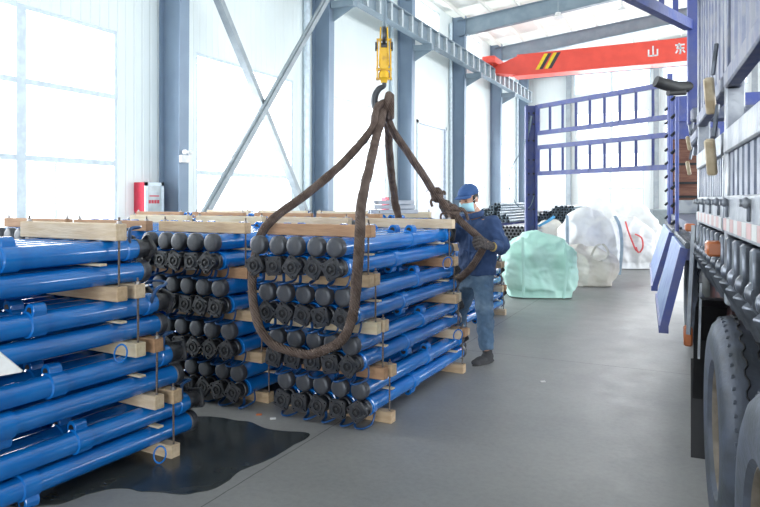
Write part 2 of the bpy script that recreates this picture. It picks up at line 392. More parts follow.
# columns: tapered I sections, each a thing of the frame
for k,y in enumerate(COLY):
    b = MB(); b.ibeam((XL+.02,y,0),(XL+.02,y,EV), .55, .62, .28, .02, .02, up=(-1,0,0))
    o = b.build('steel_column', M['colw'], smooth=0)
    tag(o, ['grey blue steel column outside the left edge','grey blue steel column out of sight on the left','widest grey blue steel column, right of the fire hose cabinet','grey blue steel column right of the crossed braces','grey blue steel column right behind the lifting hook','grey blue steel column rising behind the worker cap','grey blue steel column under the left end of the red crane','farthest grey blue steel column beside the indigo post'][k], 'column', 'left wall columns')
for k,x in enumerate((-7.3,-2.3,2.7,7.7)):
    b = MB(); b.ibeam((x,YE-.02,0),(x,YE-.02,rz_(x)-.1), .35,.35,.28,.02,.02, up=(0,1,0))
    tag(b.build('steel_column', M['brace'], smooth=0), ['slim end wall column nearest the far left corner','slim end wall column behind the far end of the ladder gates','slim end wall column hidden behind the truck','slim end wall column far right behind the truck'][k], 'column', 'end wall columns')
# rafters
for k,y in enumerate(COLY[1:]):
    b = MB(); b.ibeam((XL+.25,y,rz_(XL+.25)-.2),(RX,y,rz_(RX)-.2),.75,.55,.28); b.ibeam((RX,y,rz_(RX)-.2),(XR,y,rz_(XR)-.2),.55,.75,.28)
    o = b.build('roof_rafter', M['girder'], smooth=0)
    tag(o, ['steel roof rafter nearest the camera, above the frame','second steel roof rafter above the frame','third steel roof rafter above the frame','steel roof rafter over the hook, mostly above the frame','steel roof rafter at the top edge, nearest one in view','steel roof rafter crossing just above the red crane','farthest steel roof rafter behind the red crane'][k], 'rafter','roof rafters')
# purlins
for k in range(15):
    x = XL + .6 + k*1.25 
    if x > RX: break
    o = MB().box(x-.03,x+.03,COLY[0],YE-.05,rz_(x)-.2,rz_(x)-.01).build('roof_purlin', M['roof'], smooth=0)
    tag(o, 'long cream roof purlin running above the rafters, one of the even row', 'purlin', 'roof purlins')
# crane girder
GX = -9.1
g = empty('crane_girder', (GX, 10, 0), 0, 'grey crane runway girder with white edged ribs along the left wall', 'girder')
b = MB(); b.ibeam((0,-24,7.95),(0,28.3,7.95),.62,.62,.30,.025,.02); b.build('beam', M['girder'], g, smooth=0)
for i in range(44):
    y = -8 + i*.84
    if y > 28.2: break
    MB().box(.0,.14,y-.06,y+.06,7.36,7.925).build('web_stiffener', M['alurib'], g, smooth=0)
MB().box(-.03,.03,-24,28.3,7.95,8.05).build('rail', M['brace'], g, smooth=0)
for k,y in enumerate(COLY):
    if y>39: continue
    b = MB(); b.box(XL+.66, GX+.2, y-.12,y+.12, 7.12,7.33); b.prism([(XL+.66,7.12),(GX+.18,7.12),(XL+.66,6.75)], y-.02,y+.02)
    b.bar((GX-.3,y+.05,7.2),(GX-.5,y+.05,6.9),.05,.05)
    tag(b.build('girder_bracket', M['girder'], smooth=0), 'steel bracket carrying the runway girder on '+['a column left of the frame','the column just left of view','the widest column','the column right of the braces','the column behind the hook','the column above the worker','the column under the crane end'][k], 'bracket','girder brackets')
# wall braces
for nm,a,b_,r in (('first',(-9.35,10.3,6.64),(-9.35,15.15,.0),.11),('second',(-9.2,9.95,.85),(-9.2,16.1,8.25),.10)):
    o = MB(); o.bar(a,b_,r*1.6,r*1.2); o.bar(Vector(a)+Vector((.03,0,.09)),Vector(b_)+Vector((.03,0,.09)),.02,.12)
    tag(o.build('wall_brace', M['brace'], smooth=0), 'grey diagonal wall brace '+('falling to the right' if nm=='first' else 'rising to the right')+' across the second window', 'brace','crossed wall braces')
# downpipes / conduits beside columns
for k,(y,wd) in enumerate(((15.65,.10),(21.4,.07),(27.65,.07),(39.6,.07))):
    o = MB().cyl((XL+.1,y,0.0),(XL+.1,y,9.6),wd,n=12).build('wall_pipe', M['wframe'])
    tag(o, 'white vertical wall pipe just left of '+['the column by the crossed braces','the column behind the hook','the column behind the worker','the farthest column'][k], 'pipe','wall pipes')
# fire hose cabinet
fx = XL+.0
fc = empty('fire_hose_cabinet', (fx,9.3,0), 0, 'red fire hose cabinet with white framed glass door on left wall', 'cabinet')
p0 = pd(133,182,11.9)
y0c, y1c = 9.40, 9.90; z0c, z1c = 1.15, 1.88
b = MB(); b.box(0,.30,y0c-9.3,y1c-9.3,z0c,z1c,.008); b.build('body', M['redbox'], fc, smooth=0)
b = MB(); yy0,yy1=y0c-9.3,y1c-9.3
for a0,a1,c0,c1 in ((yy0,yy0+.07,z0c,z1c),(yy1-.07,yy1,z0c,z1c),(yy0,yy1,z0c,z0c+.07),(yy0,yy1,z1c-.07,z1c)): b.box(.30,.325,a0,a1,c0,c1)
dd = b.build('door', M['wframe'], fc, smooth=0)
MB().box(.302,.308,yy0+.06,yy1-.06,z0c+.06,z1c-.06).build('glass_pane', mat('frosted_cabinet_glass',(.42,.47,.50),.25), dd, smooth=0)
b = MB()
for k in range(4): b.box(.309,.312,yy0+.10+k*.075,yy0+.16+k*.075,z0c+.30,z0c+.37)
b.box(.309,.312,yy0+.12,yy0+.38,z0c+.44,z0c+.465)
b.build('red_sign', M['redbox'], dd, smooth=0)
# emergency twin-spot lamp on the widest column
el = empty('emergency_lamp', (XL+.60,10.2,2.3),0,'white twin spot emergency lamp on the widest column','lamp')
MB().box(0,.08,-.16,.10,0,.16,.01).build('body',M['white'],el)
for y in (-.1,.06): MB().lathe([(0,.0),(.05,.0),(.055,.05),(.03,.09),(0,.09)],14,Matrix.Translation((.08,y,.22)),'X').build('lamp_head',M['white'],el)
# small red extinguisher box on far wall
p = pd(386,203,23.0)
MB().box(XL,XL+.25,20.2,20.6,1.15,1.75,.01)
tag(MB().box(XL,XL+.2,20.7,20.95,1.15,1.62,.01).build('extinguisher_box',M['redbox'],smooth=0),'small red box on the left wall behind the silver sections','box')
# high bay lamps
for k,(u,v,d) in enumerate(((558,15,26.5),(622,9,22.5),(579,54,36),(634,45,34))):
    p = pd(u,v,d); e = empty('high_bay_lamp', p, 0, ['round high bay lamp hanging just below the nearest visible rafter','round high bay lamp above the open blue gate','small high bay lamp above the crane stripes','small high bay lamp above the crane lettering'][k], 'lamp','high bay lamps')
    MB().lathe([(0,.10),(.10,.10),(.12,0),(.28,-.10),(.27,-.11),(0,-.06)],18,None,'Z').build('shade',M['white'],e)
    MB().cyl((0,0,.1),(0,0,max(.3,rz_(p.x)-p.z-.2)),.015,n=6).build('suspension_rod',M['brace'],e)

# ---------------------------------------------------------------- overhead crane beam
CY = 31.0
cr = empty('overhead_crane', (GX,CY,0),0,'red overhead crane beam with white characters and slanted stripes','crane')
b = MB(); pr = [(1.3,7.55),(20.5,7.55),(20.5,8.50),(1.35,8.50),(.0,8.02),(.0,7.75)]
b.prism(pr,-.45,.45); b.box(1.0,20.5,-.50,.50,7.50,7.56); b.box(1.2,20.5,-.47,.47,8.48,8.52); b.build('box_beam',M['red'],cr,smooth=0)
b = MB(); b.box(-.35,.3,-1.1,1.1,8.12,8.46,.03); b.cyl((-.1,-.8,8.19),(.1,-.8,8.19),.13); b.cyl((-.1,.8,8.19),(.1,.8,8.19),.13); b.build('end_carriage',M['red'],cr)
for k in range(2):
    for c,(o0) in (('stripey',0),('stripek',.17)):
        x = 2.1+k*.42+o0; MB().prism([(x,7.72),(x+.17,7.72),(x+.17+.42,8.44),(x+.42,8.44)],-.458,-.452).build('stripe',M[c],cr,smooth=0)
def glyph(ch, u, v, hgt):
    # strokes in a unit square
    S = {'shan':[((.5,0),(.5,1)),((.08,.0),(.08,.66)),((.92,.0),(.92,.66)),((.08,.04),(.92,.04))],
         'dong':[((.08,.84),(.92,.84)),((.45,1.0),(.22,.52)),((.22,.52),(.88,.52)),((.54,.78),(.54,.02)),((.54,.02),(.42,.08)),((.30,.36),(.12,.10)),((.74,.36),(.93,.10))],
         'zhong':[((.5,0),(.5,1)),((.1,.3),(.1,.78)),((.9,.3),(.9,.78)),((.1,.78),(.9,.78)),((.1,.32),(.9,.32))]}[ch]
    d = 0
    t = (u-UC)/F; dcam = CY-.46; d = dcam/(t*sT+cT); x = t*d; p = W(x,d,H-(v-HV)*d/F)
    b = MB(); w = hgt*.95
    for a,c in S:
        q = lambda s_: Vector((p.x-GX+(s_[0]-.5)*w, -.462, p.z+(s_[1]-.5)*hgt))
        b.bar(q(a),q(c),.015,hgt*.14,up=(0,0,1)) if abs(a[1]-c[1])<.01 else b.bar(q(a),q(c),.015 ,hgt*.14,up=(1,0,0))
    return b.build('white_character',M['white'],cr,smooth=0)
glyph('shan',653,51,.45); glyph('dong',680,48.5,.47); glyph('zhong',707,46,.45)
b=MB(); b.box(2.0,20,-.40,-.36,7.30,7.34); 
for k in range(12): b.cyl((3+k*1.4,-.38,7.32),(3+k*1.4,-.38,7.52),.01,n=6)
b.build('festoon_rail',M['girder'],cr,smooth=0)
# ---------------------------------------------------------------- hydraulic props
R0 = .057; TH_T = .078; LP = 1.92; PB = .32
def prop_meshes():
    d = {}
    # y = 0 at the base face, y = LP at the cap face; handle and housing point to +z
    b = MB(); b.lathe([(R0*.6,.10),(R0,.105),(R0,LP-.055),(R0*.99,LP-.05),(0,LP-.05)],28); d['tube']=(b,'blue')
    b = MB(); b.lathe([(R0,.14),(R0+.007,.143),(R0+.007,.185),(R0,.19)],28); d['ring']=(b,'blue')
    b = MB(); b.lathe([(0,LP+.004),(R0*.6,LP+.003),(R0*.9,LP+.001),(R0+.001,LP-.003),(R0+.006,LP-.010),(R0+.006,LP-.050),(R0,LP-.056)],28); d['end_cap']=(b,'cap')
    b = MB(); b.lathe([(R0*.86,.02),(R0*.80,.035),(R0*.88,.05),(R0*.88,.085),(R0+.002,.09),(R0+.002,.115)],28); d['neck']=(b,'steel')
    # square crown plate with raised corners and a stepped recess
    b = MB(); s_=.062; c=.015; poly=[(-s_+c,-s_),(s_-c,-s_),(s_,-s_+c),(s_,s_-c),(s_-c,s_),(-s_+c,s_),(-s_,s_-c),(-s_,-s_+c)]
    b.prism(poly,.006,.026,bev=.003)
    for sx in (-1,1):
        for sz in (-1,1): b.lathe([(0,-.004),(.006,-.004),(.008,.0),(.008,.03)],8,Matrix.Translation((sx*.044,0,sz*.044)))
    b.lathe([(.026,.008),(.028,-.002),(.038,-.002),(.042,.008)],24)
    d['crown_plate']=(b,'steel')
    b = MB(); b.lathe([(0,-.004),(.010,-.003),(.014,.004),(.014,.010)],16); d['centre_knob']=(b,'steel')
    b = MB(); b.lathe([(0,.0045),(.0265,.0045),(.0265,.008)],20); d['recess']=(b,'hole')
    # handle: bent rod loop, both feet on the body, joined above it
    pts = spline([(-.05,.175,.02),(-.054,.17,.07),(-.050,.15,.112),(-.035,.08,.122),(0,.05,.124),(.035,.08,.122),(.050,.15,.112),(.054,.17,.07),(.05,.175,.02)],4)
    b = MB(); b.loft(pts,[(.010,.0065)]*len(pts),8); d['handle']=(b,'bluedk')
    # collar with valve housing
    yc=.84
    b = MB(); b.lathe([(R0,yc-.045),(R0+.009,yc-.04),(R0+.009,yc+.04),(R0,yc+.045)],28); d['collar']=(b,'blue')
    b = MB(); w=.036; top=.108; prof=[(-w,.03),(w,.03),(w,top-.03)]+[(w*math.cos(a),top-.036+w*math.sin(a)) for a in [PI*k/10 for k in range(1,10)]]+[(-w,top-.03)]
    b.prism(prof,yc-.035,yc+.035,bev=.003); d['valve_housing']=(b,'blue')
    b = MB(); b.lathe([(0,yc-.0362),(.019,yc-.0362),(.019,yc+.0362),(0,yc+.0362)],18,Matrix.Translation((0,0,top-.038))); d['valve_bore']=(b,'hole')
    out = {}
    for k,(b,m) in d.items():
        me = b.mesh(k); me.materials.append(M[m]); out[k]=me
    return out
PM = prop_meshes()
def make_prop(plate_rot=0.):
    r = empty('hydraulic_prop',(0,0,0))
    def p(k, par=r):
        o = bpy.data.objects.new(k, PM[k]); C.objects.link(o); o.parent = par; return o
    p('tube'); p('ring'); p('neck'); p('end_cap')
    cp = p('crown_plate'); p('recess',cp); kn=p('centre_knob',cp)
    p('handle'); p('collar'); vh = p('valve_housing'); p('valve_bore',vh)
    return r
proto = make_prop()
for k in proto.children:
    if k.name.startswith('end_cap'): k['label']='round dark grey end cap'
    if k.name.startswith('crown_plate'): k['label']='square black end plate with corner studs'
used = [False]
BN=lambda bi,nb: 'top' if bi==nb-1 else (['bottom','third','second'] if nb==4 else ['bottom','middle'])[bi]
ORD = ['far right','second from right','middle','fourth from right','far left']
ROW = ['top','second','third','fourth','fifth','sixth','seventh','bottom']
wood_meshes = {}
def stack(P, d, ang, name, s=.1, full=True, woods=None, keep=None, top_h=None, hgt=PB, nb=4, ext=0.):
    """P,d: right near corner on the floor in camera-side coordinates; ang: heading right of the view axis (deg)"""
    rz = TH - math.radians(ang); O = W(P, d, 0); RM = Matrix.Rotation(rz,4,'Z'); rnd = random.Random(hash_(name))
    def G(x,y,z): return O + (RM @ Vector((x,y,z)))
    for bi in range(nb):                 # 0 = bottom bundle
        oy = -s*bi; L = bi*hgt
        zb = L+TH_T+R0; zt = zb+2*R0+.016
        for ri,(zz,base_near) in enumerate(((zb,True),(zt,False))):
            row = nb*2-1-(bi*2+ri)
            for j in range(5):
                if keep and not keep(row,j): continue
                x = -.125-.1465*j + rnd.uniform(-.006,.006); dy = rnd.uniform(-.014,.014)
                if base_near: loc = G(x,-.30+oy+dy+ext,zz); r = (0,PI+rnd.uniform(-.35,.35),rz)
                else: loc = G(x,-.27+LP+oy+dy+ext,zz); r = (0,rnd.uniform(-.3,.3),rz+PI)
                if not used[0]: o = proto; used[0]=True; o.location = loc
                else: o = dup(proto, loc)
                # roll about its own axis, then heading
                o.rotation_mode='QUATERNION'
                o.rotation_quaternion = (Matrix.Rotation(r[2],3,'Z') @ Matrix.Rotation(r[1],3,'Y')).to_quaternion()
                for ch in o.children:
                    if ch.name.startswith('crown_plate'): ch.rotation_euler=(0,rnd.uniform(-.9,.9),0)
                nm = ORD[j]+' column' if j in (0,4,2) else ORD[j]
                tag(o, 'blue steel prop, %s, %s row of %s'%(nm, 'bottom' if row==nb*2-1 else ROW[row], name), 'hydraulic prop', 'blue hydraulic props bundled in stacks')
            # thin spacer strips between the two rows
        for (yy,wd) in ((.10,'near'),(1.33,'far')):
            if keep and not keep(nb*2-1-bi*2,0): continue
            b = MB(); b.box(-.80,-.045,yy-.02,yy+.02,-.006,.006,.002)
            o = b.build('spacer_strip', M['wood3'], smooth=0); o.location = G(0,oy,zb+R0+.0085); o.rotation_euler=(0,0,rz)
            tag(o,'thin wooden spacer strip, %s end, %s bundle of %s'%(wd,BN(bi,nb),name),'wood strip','spacer strips in the prop bundles')
        for (yy,wd) in ((0.,'near'),(1.41,'far')):
            for lv,zz in ((0,L),(1,L+hgt)):
                hh = TH_T
                if lv==1 and bi==3 and top_h: hh = top_h
                if lv==1 and bi<3 : y_=yy+oy
                else: y_=yy+oy
                ln = .86+rnd.uniform(-.02,.03); e0 = rnd.uniform(-.012,.012)
                mk = (woods or ['wood0','wood1','wood2','wood3','wood0'])[(bi*2+lv+(1 if wd=='far' else 0))%5]
                b = MB(); b.box(-ln,e0,-.035,.035,0,hh,.004); o = b.build('timber_bearer', M[mk], smooth=0); o.location=G(0,y_,zz); o.rotation_euler=(0,0,rz+rnd.uniform(-.01,.01))
                tag(o,'square timber bearer %s the %s bundle, %s end of %s'%('under' if lv==0 else 'over',BN(bi,nb),wd,name),'timber','timber bearers of the prop bundles')
            for xx,sd in ((-.028,'right'),(-.825,'left')):
                if full is False and sd=='left': continue
                b = MB(); z0=L+.03; z1=L+hgt+(top_h if (bi==3 and top_h) else TH_T)+.035
                b.cyl((0,0,z0-L),(0,0,z1-L),.006,n=8)
                o = b.build('threaded_rod', M['rod']); o.location = G(xx,yy+oy,L); o.rotation_euler=(rnd.uniform(-.015,.015),rnd.uniform(-.015,.015),rz)
                n_ = MB(); n_.cyl((0,0,z1-L-.032),(0,0,z1-L-.020),.013,n=6); n_.cyl((0,0,z1-L-.035),(0,0,z1-L-.032),.019,n=12); n_.build('nut',M['nut'],o)
                tag(o,'threaded rod, %s %s corner, %s bundle of %s'%(wd,sd,BN(bi,nb),name),'threaded rod','threaded rods clamping the prop bundles')
    return G
def hash_(s_):
    h=7
    for c in s_: h=(h*31+ord(c))%100003
    return h
outer = lambda row,j: row<2 or j in (0,)
G3 = stack(.089,4.37,27.8,'stack below the hook',s=.10,woods=['wood0','wood0','wood2','wood1','wood3'])
G2 = stack(-.81,4.80,27.8,'shaded middle stack',s=.09,woods=['wood0','wood2','wood0','wood1','wood0'])
G1 = stack(-1.885,2.54,29.3,'nearest left stack',s=.128,woods=['wood3','wood1','wood0','wood1','wood2'],top_h=.092,hgt=.325,ext=.045)
stack(1.0,7.2,27.8,'stack behind the worker',full=True,keep=lambda r,j: r<2 or j<2,nb=3)
stack(-1.65,5.24,27.8,'stack left of the middle one',keep=outer)
stack(-2.49,5.68,27.8,'second row far left stack',keep=outer)
stack(.16,7.64,27.8,'back row stack left of worker',keep=outer)
stack(-.68,8.08,27.8,'back row stack behind middle',keep=outer)
stack(-1.60,8.52,27.8,'back row stack under braces',keep=outer)
stack(-2.55,8.96,27.8,'back row stack by hose cabinet',keep=outer)
# blue wire rings hung on the bearers
for k,(G,x,y,z,st) in enumerate(((G3,-.10,1.41-.30-.04,1.0,'third up, stack below the hook'),(G3,-.10,1.41-.10,.36,'first up, stack below the hook'),(G1,-.12,1.36-.27,.69,'second up, nearest left stack'),(G1,-.10,1.34,.06,'on the floor, nearest left stack'))):
    pts=[Vector((math.cos(a)*.036,0,math.sin(a)*.05)) for a in [2*PI*i/20 for i in range(20)]]
    o=MB().loft(pts,[(.005,.005)]*20,8,closed=True).build('wire_ring',M['blue']); o.location=G(x+.09,y-.05,z); o.rotation_euler=(0,.3,TH-.35+.2)
    tag(o,'blue wire ring at far bearer '+st,'ring','blue wire rings')
# white sheet corner poking in from the left
q=[at(0,0+373,.52)]
b=MB(); b.prism([(0,-.02),(.11,.0),(.115,.005),(0,.10)],-.004,.004)
p=pd(-4,372,2.75); o=b.build('paper_sheet',M['white'],smooth=0); o.location=p; o.rotation_euler=(0,0,TH)
tag(o,'white paper corner stuck between props at the left edge','paper')

# puddle
pts=[(0,487),(0,505),(25,507),(53,505),(75,499),(100,491),(122,489),(150,492),(180,495),(200,492),(222,486),(240,471),(265,462),(290,447),(309,436),(300,432),(283,431),(265,429),(250,423),(235,420),(215,417),(197,417),(180,419),(160,412),(120,410),(60,420)]
pw=[at(u,v,0) for u,v in pts]; pw=spline(pw,5,closed=True)
cen=sum(pw,Vector())/len(pw)
t=bmesh.new(); A=[t.verts.new(((p.x+noise.noise(p*9)*.02),(p.y+noise.noise(p*9+Vector((5,5,5)))*.02),.004)) for p in pw]; Bv=[t.verts.new((v.co.x,v.co.y,.0005)) for v in A]
t.faces.new(A)
for i in range(len(A)): t.faces.new((A[i],Bv[i],Bv[(i+1)%len(A)],A[(i+1)%len(A)]))
bmesh.ops.triangulate(t,faces=[f for f in t.faces if len(f.verts)>4])
b=MB(); b._add(t); o=b.build('oil_puddle',M['puddle'],smooth=0); tag(o,'dark wet oil puddle on the concrete beside the nearest stack','puddle',kind='stuff')
# small litter
for u,v,m,lb in ((259,415,'orange','tiny orange scrap on the floor beside the puddle'),(273,419,'white','small white scrap on the floor below the hook stack'),(543,382,'white','tiny white scrap on the open concrete floor')):
    p=at(u,v,0); o=MB().box(-.02,.02,-.012,.012,0,.008,.002).build('floor_scrap',M[m],smooth=0); o.location=p; o.rotation_euler=(0,0,.6); tag(o,lb,'scrap')
# ---------------------------------------------------------------- hook block
hd=5.05
def hp(u,v,dd=0.): return pd(u,v,hd+dd)
e=empty('crane_hook_block',pd(384,60,hd),0,'yellow crane hook block with black hook hanging over the slings','hook')
def loc(v): return v-e.location
R_=Vector((cT,sT,0)); Fw=Vector((-sT,cT,0))
def hb(u0,v0,u1,v1,w,t,dd=0.):
    a,c=loc(hp(u0,v0,dd)),loc(hp(u1,v1,dd)); b=MB(); return b.bar(a,c,w,t,up=Fw,bev=.004)
px=hd/F
b=MB()
for s_ in (-1,1):
    b.bar(loc(hp(384+s_*3.2,28,0)),loc(hp(384+s_*4.6,66,0)),1.6*px,.08,up=Fw,bev=.004)
b.bar(loc(hp(384,48)),loc(hp(384,70)),9*px,.06,up=Fw,bev=.006)
b.build('block_frame',M['yellow'],e)
b=MB()
for s_ in (-1,1): b.bar(loc(hp(384+s_*6.5,42,.0)),loc(hp(384+s_*6.8,80,.0)),1.6*px,.05,up=Fw,bev=.003)
b.bar(loc(hp(376,69.5)),loc(hp(392,69.5)),2*px,.04,up=Fw); b.bar(loc(hp(376,79)),loc(hp(392,79)),2*px,.03,up=Fw)
b.bar(loc(hp(376.5,40)),loc(hp(391.5,40)),1.5*px,.05,up=Fw)
b.build('side_link',M['yellow'],e)
b=MB()
for s_ in (-1,1): b.cyl(loc(hp(384+s_*6.8,46.5)),loc(hp(384+s_*8.8,46.5)),4.6*px,n=18)
b.cyl(loc(hp(380,46.5)),loc(hp(388,46.5)),.03); b.build('pin_nut',M['steel'],e)
b=MB(); b.cyl(loc(hp(382.4,36)),loc(hp(385.6,36)),.075,n=24); b.build('sheave',M['steel'],e)
b=MB(); c0=loc(hp(384,76)); mz=Matrix.Translation(c0)
b.lathe([(0,.04),(.03,.04),(.044,.02),(.044,-.015),(.03,-.03),(.025,-.055),(0,-.055)],20,mz,'Z'); b.build('swivel',M['yellow'],e)
b=MB()
for du in (-1,1): b.cyl(loc(hp(384.6+du*.9,38)),loc(hp(384.6+du*.9,-60)),.0085,n=8)
b.build('wire_rope',M['girder'],e)
hk=[(384,82,3),(384,86,3.2),(379,89,4.2),(375.5,95,4.6),(374.5,102,4.9),(376.5,109,5.0),(382,113,4.8),(387.5,110.5,4.0),(390,104,2.6),(390.5,99,1.4)]
pts=spline([loc(hp(u,v)) for u,v,_ in hk],5); rr=[]
for i in range(len(pts)):
    t_=i/5; k=min(int(t_),len(hk)-2); r=lerp(hk[k][2],hk[k+1][2],t_-k)*px*.8; rr.append((r,r*.9))
b=MB(); b.loft(pts,rr,14,side=tuple(Fw)); b.build('hook',mat('grey_forged_hook',(.06,.065,.075),.45,.4),e)
# ---------------------------------------------------------------- slings
def rope(name,keys,r,label,cat='sling',n=8,frays=0,flat=1.0):
    pts=spline([pd(u,v,d) for u,v,d in keys],n)
    out=[]
    for i,p in enumerate(pts):
        out.append(p+Vector((noise.noise(p*6),noise.noise(p*6+Vector((3,3,3))),noise.noise(p*6+Vector((7,7,7)))))*.006)
    # twisted two-lobed section
    b=MB()
    rad=[(r*(1+.12*noise.noise(p*20)), r*flat*(1+.12*noise.noise(p*17))) for p in out]
    b.loft(out,rad,12)
    o=b.build(name,M['rope'],None,smooth=70)
    tag(o,label,cat,'lifting slings on the hook')
    rnd=random.Random(len(keys))
    for k in range(frays):
        p=out[rnd.randrange(len(out))]; dvec=Vector((rnd.uniform(-1,1),rnd.uniform(-1,1),rnd.uniform(-1.2,.3))).normalized()
        f_=MB(); f_.loft([p,p+dvec*.03,p+dvec*.05+Vector((0,0,-.02))],[(.003,.003)]*3,5); f_.build('frayed_strand',M['rope'],o)
    return o
L1=rope('lifting_sling',[(387,102,5.0),(378,107,4.96),(375,116,4.92),(371,130,4.82),(345,161,4.62),(310,191,4.45),(276,217,4.36),(262,233,4.32),(254,258,4.24),(252,285,4.18),(254,308,4.14),(261,330,4.1),(272,343,4.06),(289,351,4.02),(309,354,3.96),(328,349,3.9),(341,340,3.87),(350,325,3.85),(354.5,305,3.83),(357,275,3.78),(359.5,240,3.75),(361,212,3.9),(363,195,4.08),(367,178,4.28),(375,143,4.72),(383,112,4.98),(387,103,5.02)],.034,'brown braided sling looped under the near end of the hook stack',frays=6,flat=.85)
L2=rope('lifting_sling',[(388,100,5.12),(387,112,5.16),(388,128,5.25),(390,160,5.5),(394,195,5.78),(398,216,5.88),(400,232,5.93),(406,250,5.97)],.034,'brown sling strand dropping behind the far bearer of the hook stack',frays=2)
L3=rope('lifting_sling',[(386,104,5.05),(388,120,5.1),(400,142,5.22),(420,170,5.38),(433,191,5.47),(446,206,5.5),(457,218,5.52),(468,228,5.55),(479,238,5.58),(484,244,5.59),(482,251,5.60),(473,265,5.64),(466,273,5.72),(457,281,5.86)],.032,'brown knotted sling running down to the worker gloved hand',frays=6)
for u,v,r,nm in ((437,195,.042,0),(453,212,.045,1)):
    c=pd(u,v,5.50)
    pts=[]
    for i in range(36):
        a=2*PI*i/36*1; pts.append(c+R_*(math.cos(a)*r*.8)+Vector((0,0,1))*(math.sin(a)*r*1.1)+Fw*(.02*math.sin(3*a)))
    b=MB(); b.loft(pts,[(.022,.022)]*36,10,closed=True)
    p2=[c+R_*(math.cos(a)*r)+Vector((0,0,1))*(math.sin(a)*r*.5+ .01)+Fw*(-.02+.02*math.cos(2*a)) for a in [2*PI*i/24 for i in range(24)]]
    b.loft(p2,[(.018,.018)]*24,8,closed=True)
    if nm==1:
        b.loft(spline([c+R_*(-.02),c+R_*(-.10)+Vector((0,0,-.02)),c+R_*(-.09)+Vector((0,0,-.10)),c+R_*(-.02)+Vector((0,0,-.13)),c+R_*.04+Vector((0,0,-.06))],5),[(.009,.009)]*21,8)
        b.loft(spline([c,c+R_*.09+Vector((0,0,.02)),c+R_*.13+Vector((0,0,-.07))],4),[(.025,.02)]*4+[(.02,.012)]*5,8)
    else:
        b.loft(spline([c,c+R_*(-.05)+Vector((0,0,-.05)),c+R_*(-.04)+Vector((0,0,-.10))],4),[(.014,.01)]*9,8); b.loft(spline([c,c+R_*(.06)+Vector((0,0,.03)),c+R_*(.07)+Vector((0,0,.0))],4),[(.012,.01)]*9,8)
    b.build('knot',M['rope'],L3,smooth=70)
# turns of sling around the hook throat
for k,(du,dv) in enumerate(((387,99),)):
    b=MB(); c=hp(387,104)
    p2=[c+Fw*(math.cos(a)*.075)+Vector((0,0,1))*(math.sin(a)*.075)+R_*(.015*math.sin(a)) for a in [2*PI*i/24 for i in range(24)]]
    b.loft(p2,[(.030,.026)]*24,10,closed=True)
    p2=[c+R_*.03+Fw*(math.cos(a)*.07)+Vector((0,0,-.02+math.sin(a)*.085)) for a in [2*PI*i/24 for i in range(24)]]
    b.loft(p2,[(.027,.024)]*24,10,closed=True)
    b.build('hook_turns',M['rope'],L1,smooth=70)
# ---------------------------------------------------------------- worker
PD=5.97
UP=Vector((0,0,1))
def pp(u,v,dd=0.): return pd(u,v,PD+dd)
def remesh(o,vox,sm=2):
    m=o.modifiers.new('Remesh','REMESH'); m.mode='VOXEL'; m.voxel_size=vox; m.use_smooth_shade=True
    s=o.modifiers.new('Smooth','SMOOTH'); s.iterations=sm; s.factor=.5
person=empty('person',at(482,361,0),0,'worker in navy jacket, jeans, blue cap and mask guiding a sling','person')
PL=person.location
def L(v): return v-PL
fwd=(R_*-.72-Fw*.62).normalized(); side=fwd.cross(UP).normalized()   # side: towards his right? (fwd x up)
# head frame
hc=pp(468.5,199,.0)
hf=(R_*-.66-Fw*.66+UP*-.26).normalized(); hx=UP.cross(hf).normalized(); hu=hf.cross(hx).normalized()
HM=Matrix((hx,-hf,hu)).transposed().to_4x4(); HM.translation=L(hc)       # local: x side, -y forward, z up
b=MB()
b.ell((0,.012,.025),(.076,.095,.092),HM,24); b.ell((0,-.022,-.035),(.062,.072,.075),HM,20); b.ell((0,-.055,-.085),(.034,.032,.028),HM,16)
b.ell((0,-.098,-.018),(.013,.020,.026),HM,12); b.ell((0,-.085,.008),(.010,.014,.03),HM,10)
for s_ in (-1,1):
    b.ell((s_*.079,.018,-.012),(.010,.022,.032),HM,12); b.ell((s_*.034,-.072,-.024),(.024,.018,.02),HM,10); b.ell((s_*.03,-.082,.024),(.022,.012,.008),HM,10)
b.ell((0,-.094,-.062),(.024,.012,.007),HM,10)
# neck, torso, arms, legs
neck0=L(pp(475,213,.03)); chest=L(pp(478,232,.05)); waist=L(pp(476,262,.05)); hips=L(pp(477,276,.05))
b.loft([L(hc)+Vector((0,0,-.05)),neck0,L(pp(477,221,.05))],[(.058,.062),(.060,.062),(.075,.07)],16)
b.loft([L(pp(477,219,.05)),chest,waist,hips,L(pp(478,284,.05))],[(.12,.08),(.17,.115),(.145,.105),(.155,.115),(.13,.10)],20,side=tuple(side))
shL=L(pp(492,223,-.08)); elL=L(pp(501,247,-.16)); wrL=L(pp(491,246,-.36)); hdL=L(pp(484,243.5,-.42))
shR=L(pp(464,222,.20)); elR=L(pp(453,236,.10)); wrR=L(pp(449,217,-.10)); 
b.loft([shL,lerp(shL,elL,.5),elL,lerp(elL,wrL,.5),wrL],[.055,.048,.042,.036,.028],14)
b.loft([shR,lerp(shR,elR,.5),elR,lerp(elR,wrR,.5),wrR],[.055,.048,.042,.036,.028],14)
hL=L(pp(482,277,.0)); kL=L(pp(485,313,-.05)); aL=L(pp(486,350,.0))
hR=L(pp(471,277,.15)); kR=L(pp(459,312,.36)); aR=L(pp(458,346,.46))
for h_,k_,a_ in ((hL,kL,aL),(hR,kR,aR)): b.loft([h_,lerp(h_,k_,.5),k_,lerp(k_,a_,.4),a_],[.085,.072,.055,.055,.038],16)
